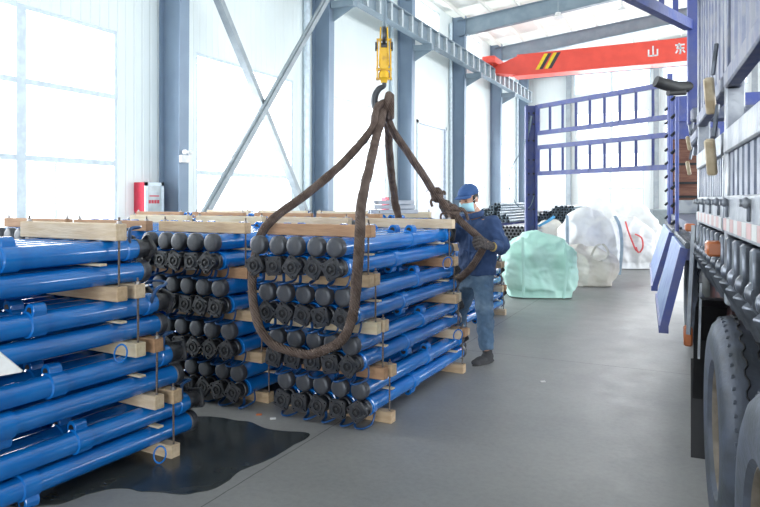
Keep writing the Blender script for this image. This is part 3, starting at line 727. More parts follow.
# hands (under gloves)
hdR=L(pp(446,211,-.14))
for w_,h_ in ((wrL,hdL),(wrR,hdR)): b.loft([w_,h_],[(.026,.02),(.038,.018)],10)
body=b.build('body',M['skin'],person); remesh(body,.009,2)
# eyes (lids lowered), brows
for s_ in (-1,1):
    MB().ell((s_*.032,-.083,.003),(.014,.008,.0045),HM,12).build('eye',M['hair'],person)
    MB().bar(HM@Vector((s_*.016,-.092,.022)),HM@Vector((s_*.050,-.080,.020)),.006,.005).build('eyebrow',M['hair'],person)
b=MB(); b.ell((0,.022,.012),(.082,.094,.088),HM,24)
# remove hair over the face
for v in b.bm.verts[:]:
    q=HM.inverted()@v.co
    if q.y<-.028 or q.z<-.045: b.bm.verts.remove(v)
hair=b.build('hair',M['hair'],person); so=hair.modifiers.new('s','SOLIDIFY'); so.thickness=.006
# cap
b=MB(); t=bmesh.new(); bmesh.ops.create_uvsphere(t,u_segments=28,v_segments=16,radius=1)
for v in t.verts[:]:
    if v.co.z<-.02: t.verts.remove(v)
for v in t.verts: v.co=Vector((v.co.x*.093,.010+v.co.y*.112,.046+(v.co.z**.85 if v.co.z>0 else v.co.z)*.092))
for v in t.verts: 
    if v.co.z>.06: v.co.z+= .006*math.sin(v.co.y*40)
b._add(t,HM)
cp=b.build('cap',M['capc'],person); so=cp.modifiers.new('s','SOLIDIFY'); so.thickness=.005
b=MB(); t=bmesh.new(); rows=[]
for i in range(9):
    a=-1.15+2.3*i/8; inner=(math.sin(a)*.088,-math.cos(a)*.100+.010); outer=(math.sin(a)*.094,-math.cos(a)*.105-.068*math.cos(a*.9)**1.0+.006)
    rows.append([(lerp(inner[0],outer[0],k/4),lerp(inner[1],outer[1],k/4),.054-.012*(k/4)-.012*abs(math.sin(a))**2*(k/4)) for k in range(5)])
V=[[t.verts.new(p) for p in r] for r in rows]
for i in range(8):
    for k in range(4): t.faces.new((V[i][k],V[i][k+1],V[i+1][k+1],V[i+1][k]))
b._add(t,HM); br=b.build('brim',M['capc'],cp); so=br.modifiers.new('s','SOLIDIFY'); so.thickness=.005
MB().ell((0,.01,.135),(.010,.010,.006),HM,10).build('button',M['capc'],cp)
# mask: pleated shell over nose and chin
b=MB(); t=bmesh.new(); V=[]
for i in range(13):
    a=-1.25+2.5*i/12; r=[]
    for k in range(9):
        f_=k/8; z=-.020-.092*f_; bulge=.112-.040*f_*f_+.018*math.sin(PI*f_)+.0022*math.sin(f_*18)
        r.append(t.verts.new((math.sin(a)*.080*(1-.12*f_)*(1.0), -math.cos(a)*bulge*(1 if abs(a)<.9 else 1)+.004, z+ .008*math.cos(a)+ (-.004)*abs(a))))
    V.append(r)
for i in range(12):
    for k in range(8): t.faces.new((V[i][k],V[i][k+1],V[i+1][k+1],V[i+1][k]))
b._add(t,HM); mk=b.build('face_mask',M['mask'],person,smooth=70); so=mk.modifiers.new('s','SOLIDIFY'); so.thickness=.002
b=MB()
for s_ in (-1,1):
    for z0,z1 in ((-.008,.012),(-.095,-.03)): b.loft([HM@Vector((s_*.075,-.03,z0)),HM@Vector((s_*.083,.0,(z0+z1)/2)),HM@Vector((s_*.084,.03,z1))],[.0018]*3,5)
b.build('ear_loop',M['white'],mk)
# jacket
b=MB()
b.loft([L(pp(475.5,217,.035)),L(pp(477,223,.05)),L(pp(478,232,.05)),L(pp(478,247,.05)),L(pp(477,262,.05)),L(pp(477,274,.05))],[(.085,.075),(.185,.115),(.215,.145),(.205,.15),(.195,.145),(.190,.145)],24,side=tuple(side))
b.ell(tuple(shL+Vector((0,0,.005))),(.085,.085,.075)); b.ell(tuple(shR+Vector((0,0,.005))),(.085,.085,.075))
b.loft([lerp(shL,chest,.2),lerp(shL,elL,.45),elL,lerp(elL,wrL,.45),lerp(elL,wrL,.85)],[.088,.078,.072,.060,.046],18)
b.ell(tuple(elL),(.074,.074,.074))
b.loft([lerp(shR,chest,.2),lerp(shR,elR,.5),elR,lerp(elR,wrR,.5),lerp(elR,wrR,.9)],[.085,.074,.066,.056,.045],18)
# folds
for p0,p1 in ((pp(486,232,-.09),pp(470,262,-.10)),(pp(470,236,-.09),pp(486,266,-.10)),(pp(496,226,-.14),pp(504,240,-.20)),(pp(463,250,-.05),pp(488,254,-.10))):
    b.loft([L(p0),lerp(L(p0),L(p1),.5)+Fw*-.012,L(p1)],[.012,.018,.010],8)
jk=b.build('jacket',M['navy'],person); remesh(jk,.011,3)
def folds(o,st,sz):
    tx=bpy.data.textures.new('folds','CLOUDS'); tx.noise_scale=sz; tx.noise_depth=1
    dm=o.modifiers.new('Folds','DISPLACE'); dm.texture=tx; dm.strength=st; dm.mid_level=.5
folds(jk,.038,.075)
# collar
b=MB(); cc=L(pp(475,216,.03)); pts=[]
b.loft([cc+Vector((math.cos(a)*.076,math.sin(a)*.070,.012+.018*math.sin(a+1))) for a in [2*PI*i/20 for i in range(20)]],[(.028,.011)]*20,8,closed=True,side=(0,0,1))
b.build('collar',M['navy'],jk)
b=MB(); a0=L(pp(470,219,-.105)); a1=L(pp(468,273,-.13)); b.bar(a0,a1,.014,.006,up=tuple(Fw)); b.build('zip',M['navy'],jk)
b=MB(); b.loft([lerp(elL,wrL,.78),lerp(elL,wrL,.90)],[(.050,.050),(.047,.047)],18); b.build('cuff',M['navy'],jk)
# jeans
b=MB()
b.loft([L(pp(477,268,.05)),hips,L(pp(477.5,287,.05))],[(.165,.125),(.172,.132),(.15,.12)],20,side=tuple(side))
b.loft([hL,lerp(hL,kL,.5),kL+Fw*-.01,lerp(kL,aL,.3),lerp(kL,aL,.7),aL+Vector((0,0,.02))],[.100,.090,.080,.078,.074,.070],18)
b.loft([hR,lerp(hR,kR,.5),kR,lerp(kR,aR,.4),aR+Vector((0,0,.02))],[.100,.090,.078,.076,.068],18)
for k in range(5):
    zc=lerp(kL,aL,.1+.2*k); b.loft([zc+R_*-.07+UP*.012+Fw*-.03,zc+Fw*-.078,zc+R_*.07-UP*.012+Fw*-.02],[.006,.012,.006],6)
jn=b.build('jeans',M['jeans'],person); remesh(jn,.010,2); folds(jn,.03,.06)
# shoes
def shoe(a_,dirv,nm):
    d_=Vector(dirv).normalized(); s2=d_.cross(UP); base=Vector((a_.x,a_.y,0))
    mx=Matrix((s2,d_,UP)).transposed().to_4x4(); mx.translation=base
    b=MB(); b.ell((0,-.02,.055),(.045,.075,.055),mx); b.ell((0,.07,.038),(.046,.095,.036),mx); b.ell((0,.14,.030),(.040,.055,.027),mx); b.loft([mx@Vector((0,-.02,.05)),mx@Vector((0,-.02,.12))],[.048,.046],14)
    b.box(-.042,.042,-.085,.17,.004,.03,.012,mx)
    o=b.build('shoe',M['shoe'],person); remesh(o,.007,2)
    sb=MB(); pr=[(.044*math.sin(a)*(1 if math.cos(a)<0 else .95),.045+.14*math.cos(a)) for a in [2*PI*i/24 for i in range(24)]]
    mm=mx@Matrix.Rotation(0,4,'X')
    t=bmesh.new(); A=[t.verts.new((x,y,.0)) for x,y in pr]; B2=[t.verts.new((x*1.03,y,.018)) for x,y in pr]; t.faces.new(A); t.faces.new(B2[::-1])
    for i in range(24): t.faces.new((A[i],A[(i+1)%24],B2[(i+1)%24],B2[i]))
    sb._add(t,mm); sb.build('sole',M['rubber'],o)
shoe(aL+Vector(PL)*0, R_*-.72-Fw*.62,'l'); shoe(aR, R_*-.8-Fw*.3,'r')
# gloves: palm, four curled fingers and a thumb closed on the sling
def glove(w_,c_,grip,outv,name):
    """w_ wrist, c_ hand centre, grip axis of rope, outv away from palm side (back of hand)"""
    g=Vector(grip).normalized(); reach=(c_-w_).normalized(); g=(g-reach*g.dot(reach)).normalized(); bk=Vector(outv); bk=(bk-reach*bk.dot(reach)-g*bk.dot(g)).normalized()
    b=MB(); b.loft([w_-reach*.03,w_+reach*.02,c_-reach*.01,c_+reach*.035],[(.040,.034),(.042,.030),(.060,.032),(.056,.026)],14,side=tuple(g))
    for k,(o_,ln) in enumerate(((-.044,.95),(-.015,1.1),(.015,1.05),(.043,.9))):
        r0=c_+reach*.030+g*o_
        pts=[r0-reach*.02,r0+reach*.022*ln+bk*.002,r0+reach*.045*ln-bk*.020,r0+reach*.040*ln-bk*.048*ln,r0+reach*.014-bk*.062*ln]
        b.loft(spline(pts,3),[.0155]*10+[.0145,.0135,.012],10)
    t0=c_-reach*.02-g*.040
    b.loft(spline([t0,t0-g*.022-bk*.018+reach*.01,t0-g*.012-bk*.045+reach*.030,t0+g*.012-bk*.058+reach*.045],4),[.016]*5+[.014]*4+[.013,.012,.011,.010],10)
    o=b.build('glove',M['glove'],person); remesh(o,.0045,1)
    cf=MB(); cf.loft([w_-reach*.035,w_-reach*.018],[(.044,.039),(.044,.039)],16,side=tuple(g)); cf.build('glove_cuff',M['cuff'],o)
glove(wrL,hdL,(R_*.5-UP*.8),-Fw,'l')
glove(wrR,hdR,(R_*.6-UP*.6),-Fw,'r')

# ---------------------------------------------------------------- woven sacks
def sack(name,u,v,d,w,dp,h,m,label,slump=0.,seed=1,rz=None,top=.0,group='bulk sacks along the aisle'):
    base=W((u-UC)/F*d,d,0); rz=TH-.1 if rz is None else rz
    e=empty(name,base,rz,label,'bulk sack',group)
    t=bmesh.new(); bmesh.ops.create_cube(t,size=2); bmesh.ops.subdivide_edges(t,edges=t.edges[:],cuts=40,use_grid_fill=True)
    sd=Vector((seed*7.3,seed*3.1,seed*1.7))
    for vt in t.verts:
        c=vt.co.copy(); 
        q=Vector((abs(c.x)**4+abs(c.y)**4+abs(c.z)**4,0,0)).x**.25
        s_=c/q if q>0 else c
        z=(s_.z+1)/2
        belly=1+.10*math.sin(PI*min(1,z*1.05))-(.28*max(0,z-.72)/.28)
        x=s_.x*w/2*belly; y=s_.y*dp/2*belly
        zz=z*h
        if z>.5:
            zz+= (top*h)*max(0,1-(s_.x**2+s_.y**2)*1.3) - slump*h*(.5+.5*noise.noise(Vector((s_.x*1.3,s_.y*1.3,seed))))*(z-.5)*2
        p=Vector((x,y,zz)); 
        n1=abs(noise.noise(Vector((p.x*3,p.y*3,p.z*2))+sd)); n2=abs(noise.noise(Vector((p.x*8,p.y*8,p.z*5))+sd)); n3=noise.noise(Vector((p.x*1.5,p.y*1.5,p.z*1.5))+sd)
        nn=Vector((s_.x,s_.y,s_.z*.5)); nn=nn.normalized() if nn.length>0 else nn
        n4=abs(noise.noise(Vector((p.x*5+p.z*2,p.y*5-p.z*2,p.z*9))+sd)); k=.09*w*(n3) - .11*w*n1 - .018*w*n2 - .04*w*n4*(1-2*abs(z-.5))
        if vt.co.z>-.99: p+=nn*k
        if p.z<.0: p.z=0
        if c.z<-.97: p.z=max(0,p.z*.2)
        vt.co=p
    b=MB(); b._add(t); b.build('sack_body',M[m],e,smooth=75)
    return e
def strap(e,pts,w,m,name='strap'):
    P=spline(pts,5); b=MB(); b.loft(P,[(w,.004)]*len(P),8,side=(1,0,0)); return b.build(name,M[m],e)
g=sack('bulk_sack',538,0,10.25,1.12,1.0,.98,'greenbag','mint green woven bulk sack, nearest the worker',seed=2,top=.03)
strap(g,[(-.30,-.50,.95),(-.31,-.57,.75),(-.30,-.58,.4),(-.29,-.53,.03)],.022,'greenbag')
strap(g,[(.30,-.50,.93),(.33,-.57,.7),(.33,-.57,.35),(.30,-.53,.03)],.022,'greenbag')
g=sack('bulk_sack',588,0,12.7,1.12,1.0,1.30,'whitebag','tall white bulk sack with pale blue straps behind the slumped one',seed=3,top=.06)
strap(g,[(-.46,-.30,1.22),(-.50,-.52,1.05),(-.50,-.55,.7),(-.46,-.52,.1)],.03,'strapblue'); strap(g,[(.40,-.45,1.22),(.47,-.55,1.0),(.50,-.56,.6),(.47,-.5,.1)],.03,'strapblue')
for u in (580,600): pass
g=sack('bulk_sack',583,0,11.5,1.05,.8,.82,'tanbag','slumped dusty beige sack in front of the tall white one',seed=4,slump=.25,top=.0)
strap(g,[(.05,-.42,.55),(.12,-.47,.72),(.25,-.45,.75),(.33,-.46,.60),(.22,-.48,.48),(.08,-.46,.50)],.02,'tanbag','sack_loop')
g=sack('bulk_sack',626,0,14.4,1.0,.95,1.12,'whitebag','white bulk sack with red straps on its front',seed=5,top=.04)
strap(g,[(-.12,-.40,1.05),(-.10,-.53,.85),(-.02,-.55,.62),(.05,-.55,.45),(.12,-.52,.40)],.018,'strapred'); strap(g,[(.05,-.5,.78),(.18,-.53,.70),(.20,-.55,.5),(.12,-.54,.38),(.06,-.54,.50)],.018,'strapred')
g=sack('bulk_sack',630,0,16.2,1.2,.9,1.45,'whitebag','pale sack with pointed top behind the red strapped one',seed=6,top=.10)
g=sack('bulk_sack',643,0,17.9,.9,.9,1.05,'tanbag','farthest low cream sack at the end of the sack row',seed=8)
g=sack('bulk_sack',549,0,13.7,.7,.6,1.12,'tanbag','beige sack with sky blue tie between post and white sack',seed=9)
strap(g,[(-.32,-.38,.95),(-.1,-.45,1.08),(.05,-.42,1.18)],.03,'strapsky')
g=sack('bulk_sack',598,0,15.7,.8,.8,1.5,'whitebag','white sack top showing between tall and red strapped sacks',seed=11,top=.05)
# ---------------------------------------------------------------- pipes
def tube_mesh(r,L_,wall,m,dk,n=12):
    b=MB(); b.lathe([(r-wall,.12),(r-wall,0),(r,0),(r,L_),(r-wall,L_),(r-wall,L_-.12)],n); me=b.mesh('pipe'); me.materials.append(m)
    b=MB(); b.lathe([(0,.10),(r-wall,.10),(r-wall,.02)],n); me2=b.mesh('bore'); me2.materials.append(dk); return me,me2
ma,mb_=tube_mesh(.037,2.4,.011,M['pipedk'],M['hole'])
mc,md_=tube_mesh(.036,2.8,.005,M['pipe'],M['hole'])
def pipe_thing(p,rz,mes,label,group,tilt=0.):
    o=bpy.data.objects.new('steel_pipe',mes[0]); C.objects.link(o); o.location=p; o.rotation_euler=(tilt,0,rz); o.scale=(1,1,1)
    q=bpy.data.objects.new('bore',mes[1]); C.objects.link(q); q.parent=o
    tag(o,label,'pipe',group); return o
def heap(u,v_base_z,d,rows,mes,label,group,dx=.072,seed=1,jit=.15,rz=None):
    rnd=random.Random(seed); c=W((u-UC)/F*d,d,v_base_z); rz=TH-math.radians(27.5) if rz is None else rz
    X=Vector((math.cos(rz),math.sin(rz),0)); Y=Vector((-math.sin(rz),math.cos(rz),0))
    for k,(n_,sh) in enumerate(rows):
        for i in range(n_):
            pipe_thing(c+X*((i-(n_-1)/2+sh)*dx)+Vector((0,0,k*dx*.87))+Y*rnd.uniform(-jit,jit),rz,mes,label,group)
    return c,X,Y
def trestle(c,X,Y,w,top,label,col='rack',L_=2.2):
    rz=math.atan2(X.y,X.x); e=empty('storage_rack',Vector((c.x,c.y,0)),rz,label,'rack','pipe storage racks')
    for y in (.3,L_-.3):
        MB().box(-w/2-.04,w/2+.04,y-.04,y+.04,top-.08,top).build('crossbeam',M[col],e,smooth=0)
        for s_ in (-1,1): MB().box(s_*w/2-.03,s_*w/2+.03,y-.03,y+.03,0,top-.08).build('leg',M[col],e,smooth=0)
    return e
# honeycomb rack pack behind the worker
c,X,Y=heap(518,.68,13.2,[(9,0),(10,0),(9,0),(10,0),(9,0)],(mc,md_),'pale hollow pipe in the honeycomb pack behind the mint sack','honeycomb pipe pack',dx=.078,jit=.0,seed=3)
trestle(c,X,Y,.7,.64,'low rack under the honeycomb pipe pack')
c,X,Y=heap(495,1.05,14.4,[(8,.8),(8,.4),(7,-.3),(6,-1.0),(6,-1.2),(4,-.2),(3,.5)],(ma,mb_),'dark pipe end in the heap behind the worker shoulder','dark pipe heap behind the worker',seed=5)
trestle(c,X,Y,.6,1.0,'rack under the dark pipe heap behind worker')
c,X,Y=heap(558,.98,15.0,[(13,-2.5),(13,-1.6),(13,-.9),(12,-.2),(11,.6),(8,1.6),(6,2.2)],(ma,mb_),'dark pipe end in the heap right of the indigo post','dark pipe heap by the post',seed=6)
trestle(c,X,Y,.9,.94,'rack under the dark pipe heap by post')
rnd=random.Random(4)
for k in range(26):
    u=516+ (k%9)*5; d=17.5+ (k//9)*.35; z=1.0+(k//9)*.085
    p=W((u-UC)/F*d,d,z); pipe_thing(p,TH-math.radians(50),(mc,md_),'long pale pipe lying flat behind the indigo post','long pale pipes behind the post')
for k in range(30):
    u=578+(k%8)*4.2; d=18.5; z=.95+(k//8)*.075
    p=W((u-UC)/F*d,d,z); pipe_thing(p,TH-math.radians(46),(mc,md_),'long pale pipe in the pack above the white sacks','long pale pipes above the sacks')
c=W((535-UC)/F*17.5,17.5,0); X=Vector((cT,sT,0)); trestle(c,X,Fw,1.6,.94,'rack under the long pale pipes behind post')
c=W((595-UC)/F*18.3,18.3,0); trestle(c,X,Fw,1.4,.9,'rack under the long pale pipes above sacks')
# silver sections stacked on the back row
for k in range(3):
    p=pd(393,211.5-k*4.6,8.4); 
    e=empty('silver_section',p,TH-math.radians(75),'bright silver metal section, %s layer of the pile behind hook stack'%['bottom','middle','top'][k],'metal section','silver sections on the back stack')
    b=MB(); ln=.32
    for y in (-.06,.06): b.box(y-.02,y+.02,-ln+.05*k,ln-.04*k,-.026,.026,.004)
    b.build('rail',M['alu'],e)
    b=MB()
    for q in range(5): b.box(-.05,.05,-ln*.85+q*ln*.4,-ln*.85+q*ln*.4+.04,-.022,.022)
    b.build('rung',M['alu'],e)
# grey crates and dark pipes far right
e=empty('plastic_crate',W((662-UC)/F*22,22,.40),TH,'grey ribbed crate on the dark pipes near the far wall','crate')
b=MB(); b.box(-.42,.42,-.3,.3,0,.80,.03); b.build('crate_body',M['greyplas'],e)
b=MB()
for k in range(5): b.box(-.44,.44,-.32,.32,.05+k*.17,.09+k*.17)
b.build('rib',M['greyplas'],e)
for k in range(14):
    p=W((650+ (k%7)*4-UC)/F*21.5,21.5,.08+(k//7)*.12); pipe_thing(p,TH,(ma,mb_),'dark pipe lying under the grey crate near the far wall','dark pipes under the crate')
tag(MB().box(-.3,.3,-.3,.3,0,.72,.02).build('machine_part',M['dark']),'dark machine part left of the grey crate','machine part').location=W((648-UC)/F*22.6,22.6,0)
# ---------------------------------------------------------------- indigo post and open gates
d=11.7; pb=W((531-UC)/F*d,d,0)
e=empty('steel_post',pb,TH-.1,'tall indigo steel post with bolts and hose left of ladder gates','post')
w=.105
b=MB(); b.box(-w,w,-.02,.02,0,3.24); b.box(-w,-w+.04,-.10,.10,.9,3.24); b.box(w-.04,w,-.10,.10,.9,3.24); b.build('post_body',M['rack'],e,smooth=0)
b=MB(); b.box(-.10,.10,-.09,.09,0,.95,.01); b.box(-.2,.2,-.2,.2,0,.02); b.build('post_foot',M['footred'],e,smooth=0)
b=MB()
for z in (1.35,1.62,2.0,2.25,2.6,2.9,3.1):
    for x in (-.05,.04): b.cyl((x,-.03,z),(x,-.06,z),.018,n=8)
b.build('bolt',M['dark'],e)
pts=spline([(-.04,-.05,2.95),(-.14,-.08,2.5),(-.36,-.08,2.1),(-.40,-.08,1.75),(-.25,-.08,1.42),(-.05,-.08,1.38),(.05,-.06,1.6)],6)
MB().loft(pts,[.009]*len(pts),6).build('hose',M['girder'],e)
b=MB(); b.cyl((.0,-.05,3.05),(-.05,-.06,2.75),.022,n=8); b.cyl((-.05,-.06,2.75),(-.08,-.06,2.55),.010,n=8); b.build('spring',M['girder'],e)
def ladder(p0,p1,z0,z1,nb,label,name='ladder_gate',m='rack',t=.058,extra=None):
    p0,p1=Vector(p0),Vector(p1); e=empty(name,(p0.x,p0.y,0),0,label,'gate','open ladder gates'); D=p1-p0; D.z=0
    b=MB(); b.bar((0,0,z0),(D.x,D.y,z0),t*.8,t*1.3); b.bar((0,0,z1),(D.x,D.y,z1),t*.8,t*1.3)
    b.bar((0,0,z0),(0,0,z1),t,t*1.2); b.bar((D.x,D.y,z0),(D.x,D.y,z1),t,t*1.2); b.build('frame',M[m],e,smooth=0)
    for k in range(1,nb):
        q=D*(k/nb); MB().bar((q.x,q.y,z0),(q.x,q.y,z1),t*.7,t*.7).build('bar',M[m],e,smooth=0)
    return e
pA=W((538-UC)/F*11.6,11.6); pB=W((671-UC)/F*9.3,9.3)
ladder(pA,pB,2.73,3.21,9,'upper indigo ladder gate swung out between post and truck')
ladder(pA,pB,2.0,2.47,9,'lower indigo ladder gate swung out between post and truck')
# ---------------------------------------------------------------- truck
TR = math.radians(26.565-22.5); RT = Matrix.Rotation(TR,4,'Z'); TO=Vector((1.5,4.0,0))
truck=empty('truck',RT@TO,TR,'flatbed truck with silver slatted side gates, right edge','truck')
def tb(b,name,m,parent=None,smooth=40):
    bmesh.ops.translate(b.bm,verts=b.bm.verts,vec=-TO); return b.build(name,M[m],parent or truck,smooth)
X0=.28
# deck, sill, chassis
b=MB(); b.box(X0+.05,2.8,-1.5,10.6,1.24,1.33); tb(b,'deck','post',smooth=0)
b=MB(); b.box(X0+.02,X0+.12,-1.5,10.6,1.14,1.24); tb(b,'side_rail','dark',smooth=0)
b=MB(); 
for x in (1.05,2.0): b.box(x-.05,x+.05,-1.5,10.6,.82,1.14)
for y in [-1+.9*k for k in range(13)]: b.box(.55,2.7,y-.04,y+.04,1.06,1.14)
tb(b,'chassis','chassis',smooth=0)
b=MB(); b.box(X0+.12,.7,3.05,3.35,.55,1.12,.02); tb(b,'tool_bracket','chassis')
b=MB(); b.box(.45,1.0,3.6,4.9,.52,1.05,.03); tb(b,'battery_box','post')
b=MB(); b.box(.40,.43,3.7,4.8,.62,1.0,.01); tb(b,'box_lid','chassis')
b=MB(); b.cyl((.72,5.2,.78),(.72,6.6,.78),.26,n=24); tb(b,'air_tank','dark')
# lower closed gates
def gate(y0,y1,zl,zt,nm,tape=True,slm='slat',lower=True,n=9):
    b=MB()
    if lower:
        b.box(X0-.015,X0+.03,y0,y1,zl,zl+.135,.004)
        b.box(X0-.02,X0+.03,y0,y1,zt-.085,zt,.006)
        b.box(X0-.012,X0+.035,y0,y0+.05,zl,zt,.004); b.box(X0-.012,X0+.035,y1-.05,y1,zl,zt,.004)
        fr=tb(b,nm,'silver')
        zs0,zs1=zl+.13,zt-.08
    else:
        b.box(X0-.02,X0+.03,y0,y1,zl,zl+.06,.006); b.box(X0-.02,X0+.03,y0,y1,zt-.06,zt,.006); b.box(X0-.012,X0+.035,y0,y0+.05,zl,zt,.004); b.box(X0-.012,X0+.035,y1-.05,y1,zl,zt,.004)
        fr=tb(b,nm,'post'); zs0,zs1=zl+.05,zt-.05
    for k in range(n):
        y=lerp(y0+.05,y1-.05,(k+.5)/n); w_=(y1-y0-.1)/n
        b=MB(); b.prism([(X0-.006,-w_*.28),(X0+.012,-w_*.40),(X0+.012,w_*.40),(X0-.006,w_*.28)],zs0,zs1,Matrix.Translation((0,y,0))@Matrix.Rotation(PI/2,4,'X')@Matrix.Scale(1,4))
        # prism extrudes along local Y -> after the turn it runs along Z
        tb(b,'slat',slm,fr,smooth=0)
    if tape:
        k=0; y=y0+.02
        while y<y1-.05:
            b=MB(); b.box(X0-.018,X0-.015,y,y+.09,zl+.012,zl+.055); tb(b,'reflective_tape','taper' if k%2 else 'tapew',fr,smooth=0); y+=.095; k+=1
        for q in range(4 if lower else 2):
            y=lerp(y0+.1,y1-.1,q/3); 
            b=MB(); b.ell((X0-.026,y,zl+.112),(.012,.016,.016)); b.cyl((X0-.042,y,zl+.112),(X0-.01,y,zl+.112),.011,n=12); tb(b,'latch_bolt','silver',fr)
            b=MB(); b.box(X0-.024,X0-.015,y-.006,y+.006,zl+.06,zl+.115,.002); tb(b,'latch_tongue','hinge',fr)
    return fr
gate(2.68,3.90,1.40,1.77,'side_gate',n=14); gate(.9,2.60,1.40,1.77,'side_gate',n=14)
gate(2.68,3.90,1.92,2.75,'upper_gate',tape=False,lower=False,n=8,slm='post'); gate(.9,2.60,1.92,2.75,'upper_gate',tape=False,lower=False,n=9,slm='post')
# inner blue boards behind the slats' gap
b=MB(); b.box(X0+.12,X0+.15,1.2,3.95,1.33,1.86); tb(b,'inner_board','truckblue',smooth=0)
b=MB(); b.box(X0+.55,2.6,.9,2.0,1.33,2.3,.05); tb(b,'covered_cargo','strapblue')
# stakes (posts)
for y,w_,z1,m,nm in ((3.96,.06,3.2,'silver','stake_post'),(2.64,.07,3.2,'silver','stake_post'),(.85,.06,3.2,'silver','stake_post')):
    b=MB(); b.box(X0-.01,X0+.05,y-w_/2,y+w_/2,1.14,z1,.004); tb(b,nm,m,smooth=0)
b=MB(); b.box(X0-.035,X0+.03,4.42,4.50,1.99,3.3,.004); tb(b,'blue_stake_post','truckblue',smooth=0)
b=MB(); b.prism([(X0-.035,2.02),(X0+.03,2.02),(X0+.03,1.80),(X0+.0,1.80)],4.43,4.49); tb(b,'post_tip','post',smooth=0)
b=MB(); b.box(X0-.02,X0+.9,4.30,4.42,2.0,2.08,.01); b.box(X0-.02,X0+.1,3.95,4.5,1.86,1.92,.01); tb(b,'post_bracket','post',smooth=0)
for y,z1 in ((6.35,2.45),(8.3,2.75)):
    b=MB(); b.box(X0-.03,X0+.0,y-.04,y+.04,1.14,z1,.004); o=tb(b,'blue_stake_post','truckblue',smooth=0)
    b=MB()
    for z in [1.3+.16*k for k in range(9)]:
        if z<z1: b.cyl((X0-.06,y-.01,z),(X0-.03,y+.01,z+.03),.014,n=8)
    tb(b,'latch','dark',o)
b=MB(); b.box(X0,X0+.07,9.6,9.7,1.14,3.25,.004); tb(b,'blue_stake_post','truckblue',smooth=0)
# cream latch handles
for y,z in ((2.66,1.745),(2.70,1.98),(4.0,1.88),(4.02,1.74)):
    b=MB(); s_=1 if y<3 else .6; b.bar((X0-.06,y-.0,z),(X0-.045,y+.05*s_,z-.13*s_),.035*s_,.028*s_,bev=.006); tb(b,'latch_handle','creamh')
    b=MB(); b.bar((X0-.045,y+.0,z+.01),(X0-.03,y+.02,z+.13*s_),.012,.010); tb(b,'latch_lever','hinge')
# black rubber roll on the post
b=MB(); pts=[Vector((X0-.02,4.45,2.23)),Vector((X0-.10,4.38,2.22)),Vector((X0-.18,4.30,2.235)),Vector((X0-.22,4.28,2.25))]
b.loft(pts,[.035,.038,.036,.034],14); b.cyl((X0-.05,4.40,2.19),(X0-.15,4.33,2.18),.018,n=10); tb(b,'rubber_stop','rubber')
# swung-out blue gate at the top
b=MB(); A=Vector((X0-.03,4.42,2.61)); B_=Vector((-.40,2.9,2.61))
b.bar(A,B_,.05,.06); b.bar(A+UP*.7,B_+UP*.7,.05,.06); b.bar(B_,B_+UP*.7,.05,.05); o=tb(b,'swung_gate','truckblue',smooth=0)
for k in range(1,8):
    q=A.lerp(B_,k/8); b=MB(); b.bar(q,q+UP*.7,.03,.03); tb(b,'gate_bar','truckblue',o,smooth=0)
# hinge knuckles beneath the sill
for k in range(16):
    y=1.0+k*.19; b=MB()
    b.lathe([(0,-.03),(.025,-.03),(.036,-.012),(.036,.012),(.025,.03),(0,.03)],14,Matrix.Translation((X0+.0,y,1.27))); b.box(X0-.02,X0+.04,y-.035,y+.035,1.23,1.39,.008); b.bar((X0-.02,y,1.24),(X0+.05,y+.05,1.10),.05,.03,bev=.005)
    tb(b,'hinge','hinge')
# amber lamps
for y,z,s_ in ((2.75,1.335,.028),(4.15,1.36,.022)):
    b=MB(); b.box(X0-.065,X0-.01,y-.05,y+.05,z-s_,z+s_,.008); tb(b,'marker_lamp','orange')
b=MB(); b.box(X0-.06,X0-.01,4.35,4.43,.62,.74,.01); tb(b,'marker_lamp','orange')
# dropped side boards with chain hinges
for y0,y1,bx in ((4.70,6.30,.13),(6.85,9.3,.10)):
    b=MB(); t=.035
    P=[(X0-.02,1.20),(X0-.02-t,1.20),(bx-t,.66),(bx,.66)]
    b.prism(P,y0,y1,bev=.003); o=tb(b,'dropped_side_board','dropgate',smooth=0); o['label']='scuffed blue board hanging down, pale reflected sheen in its colour'
    b=MB(); b.box(X0-.06,X0+.0,y0,y0+.03,1.12,1.2)
    sx=(bx-X0)/(.68)
    for yy in (y0+.02,): b.bar((X0-.04,yy-.02,1.2),(bx-.02,yy-.02,.64),.045,.05)
    b.bar((bx-.015,y0,.65),(bx-.015,y1,.65),.06,.05); tb(b,'edge_frame','truckblue',o,smooth=0)
    b=MB(); y=y0
    while y<y1: b.lathe([(0,-.03),(.022,-.03),(.022,.03),(0,.03)],10,Matrix.Translation((X0-.02,y,1.22))); b.bar((X0-.02,y,1.22),(X0+.05,y+.02,1.25),.03,.02); y+=.12
    tb(b,'hinge_row','hinge',o)
b=MB(); b.bar((X0-.03,3.95,1.38),(X0-.06,3.9,.78),.022,.012); b.bar((X0-.02,3.6,1.1),(X0-.03,3.6,.72),.018,.010); tb(b,'hanging_strap','silver')
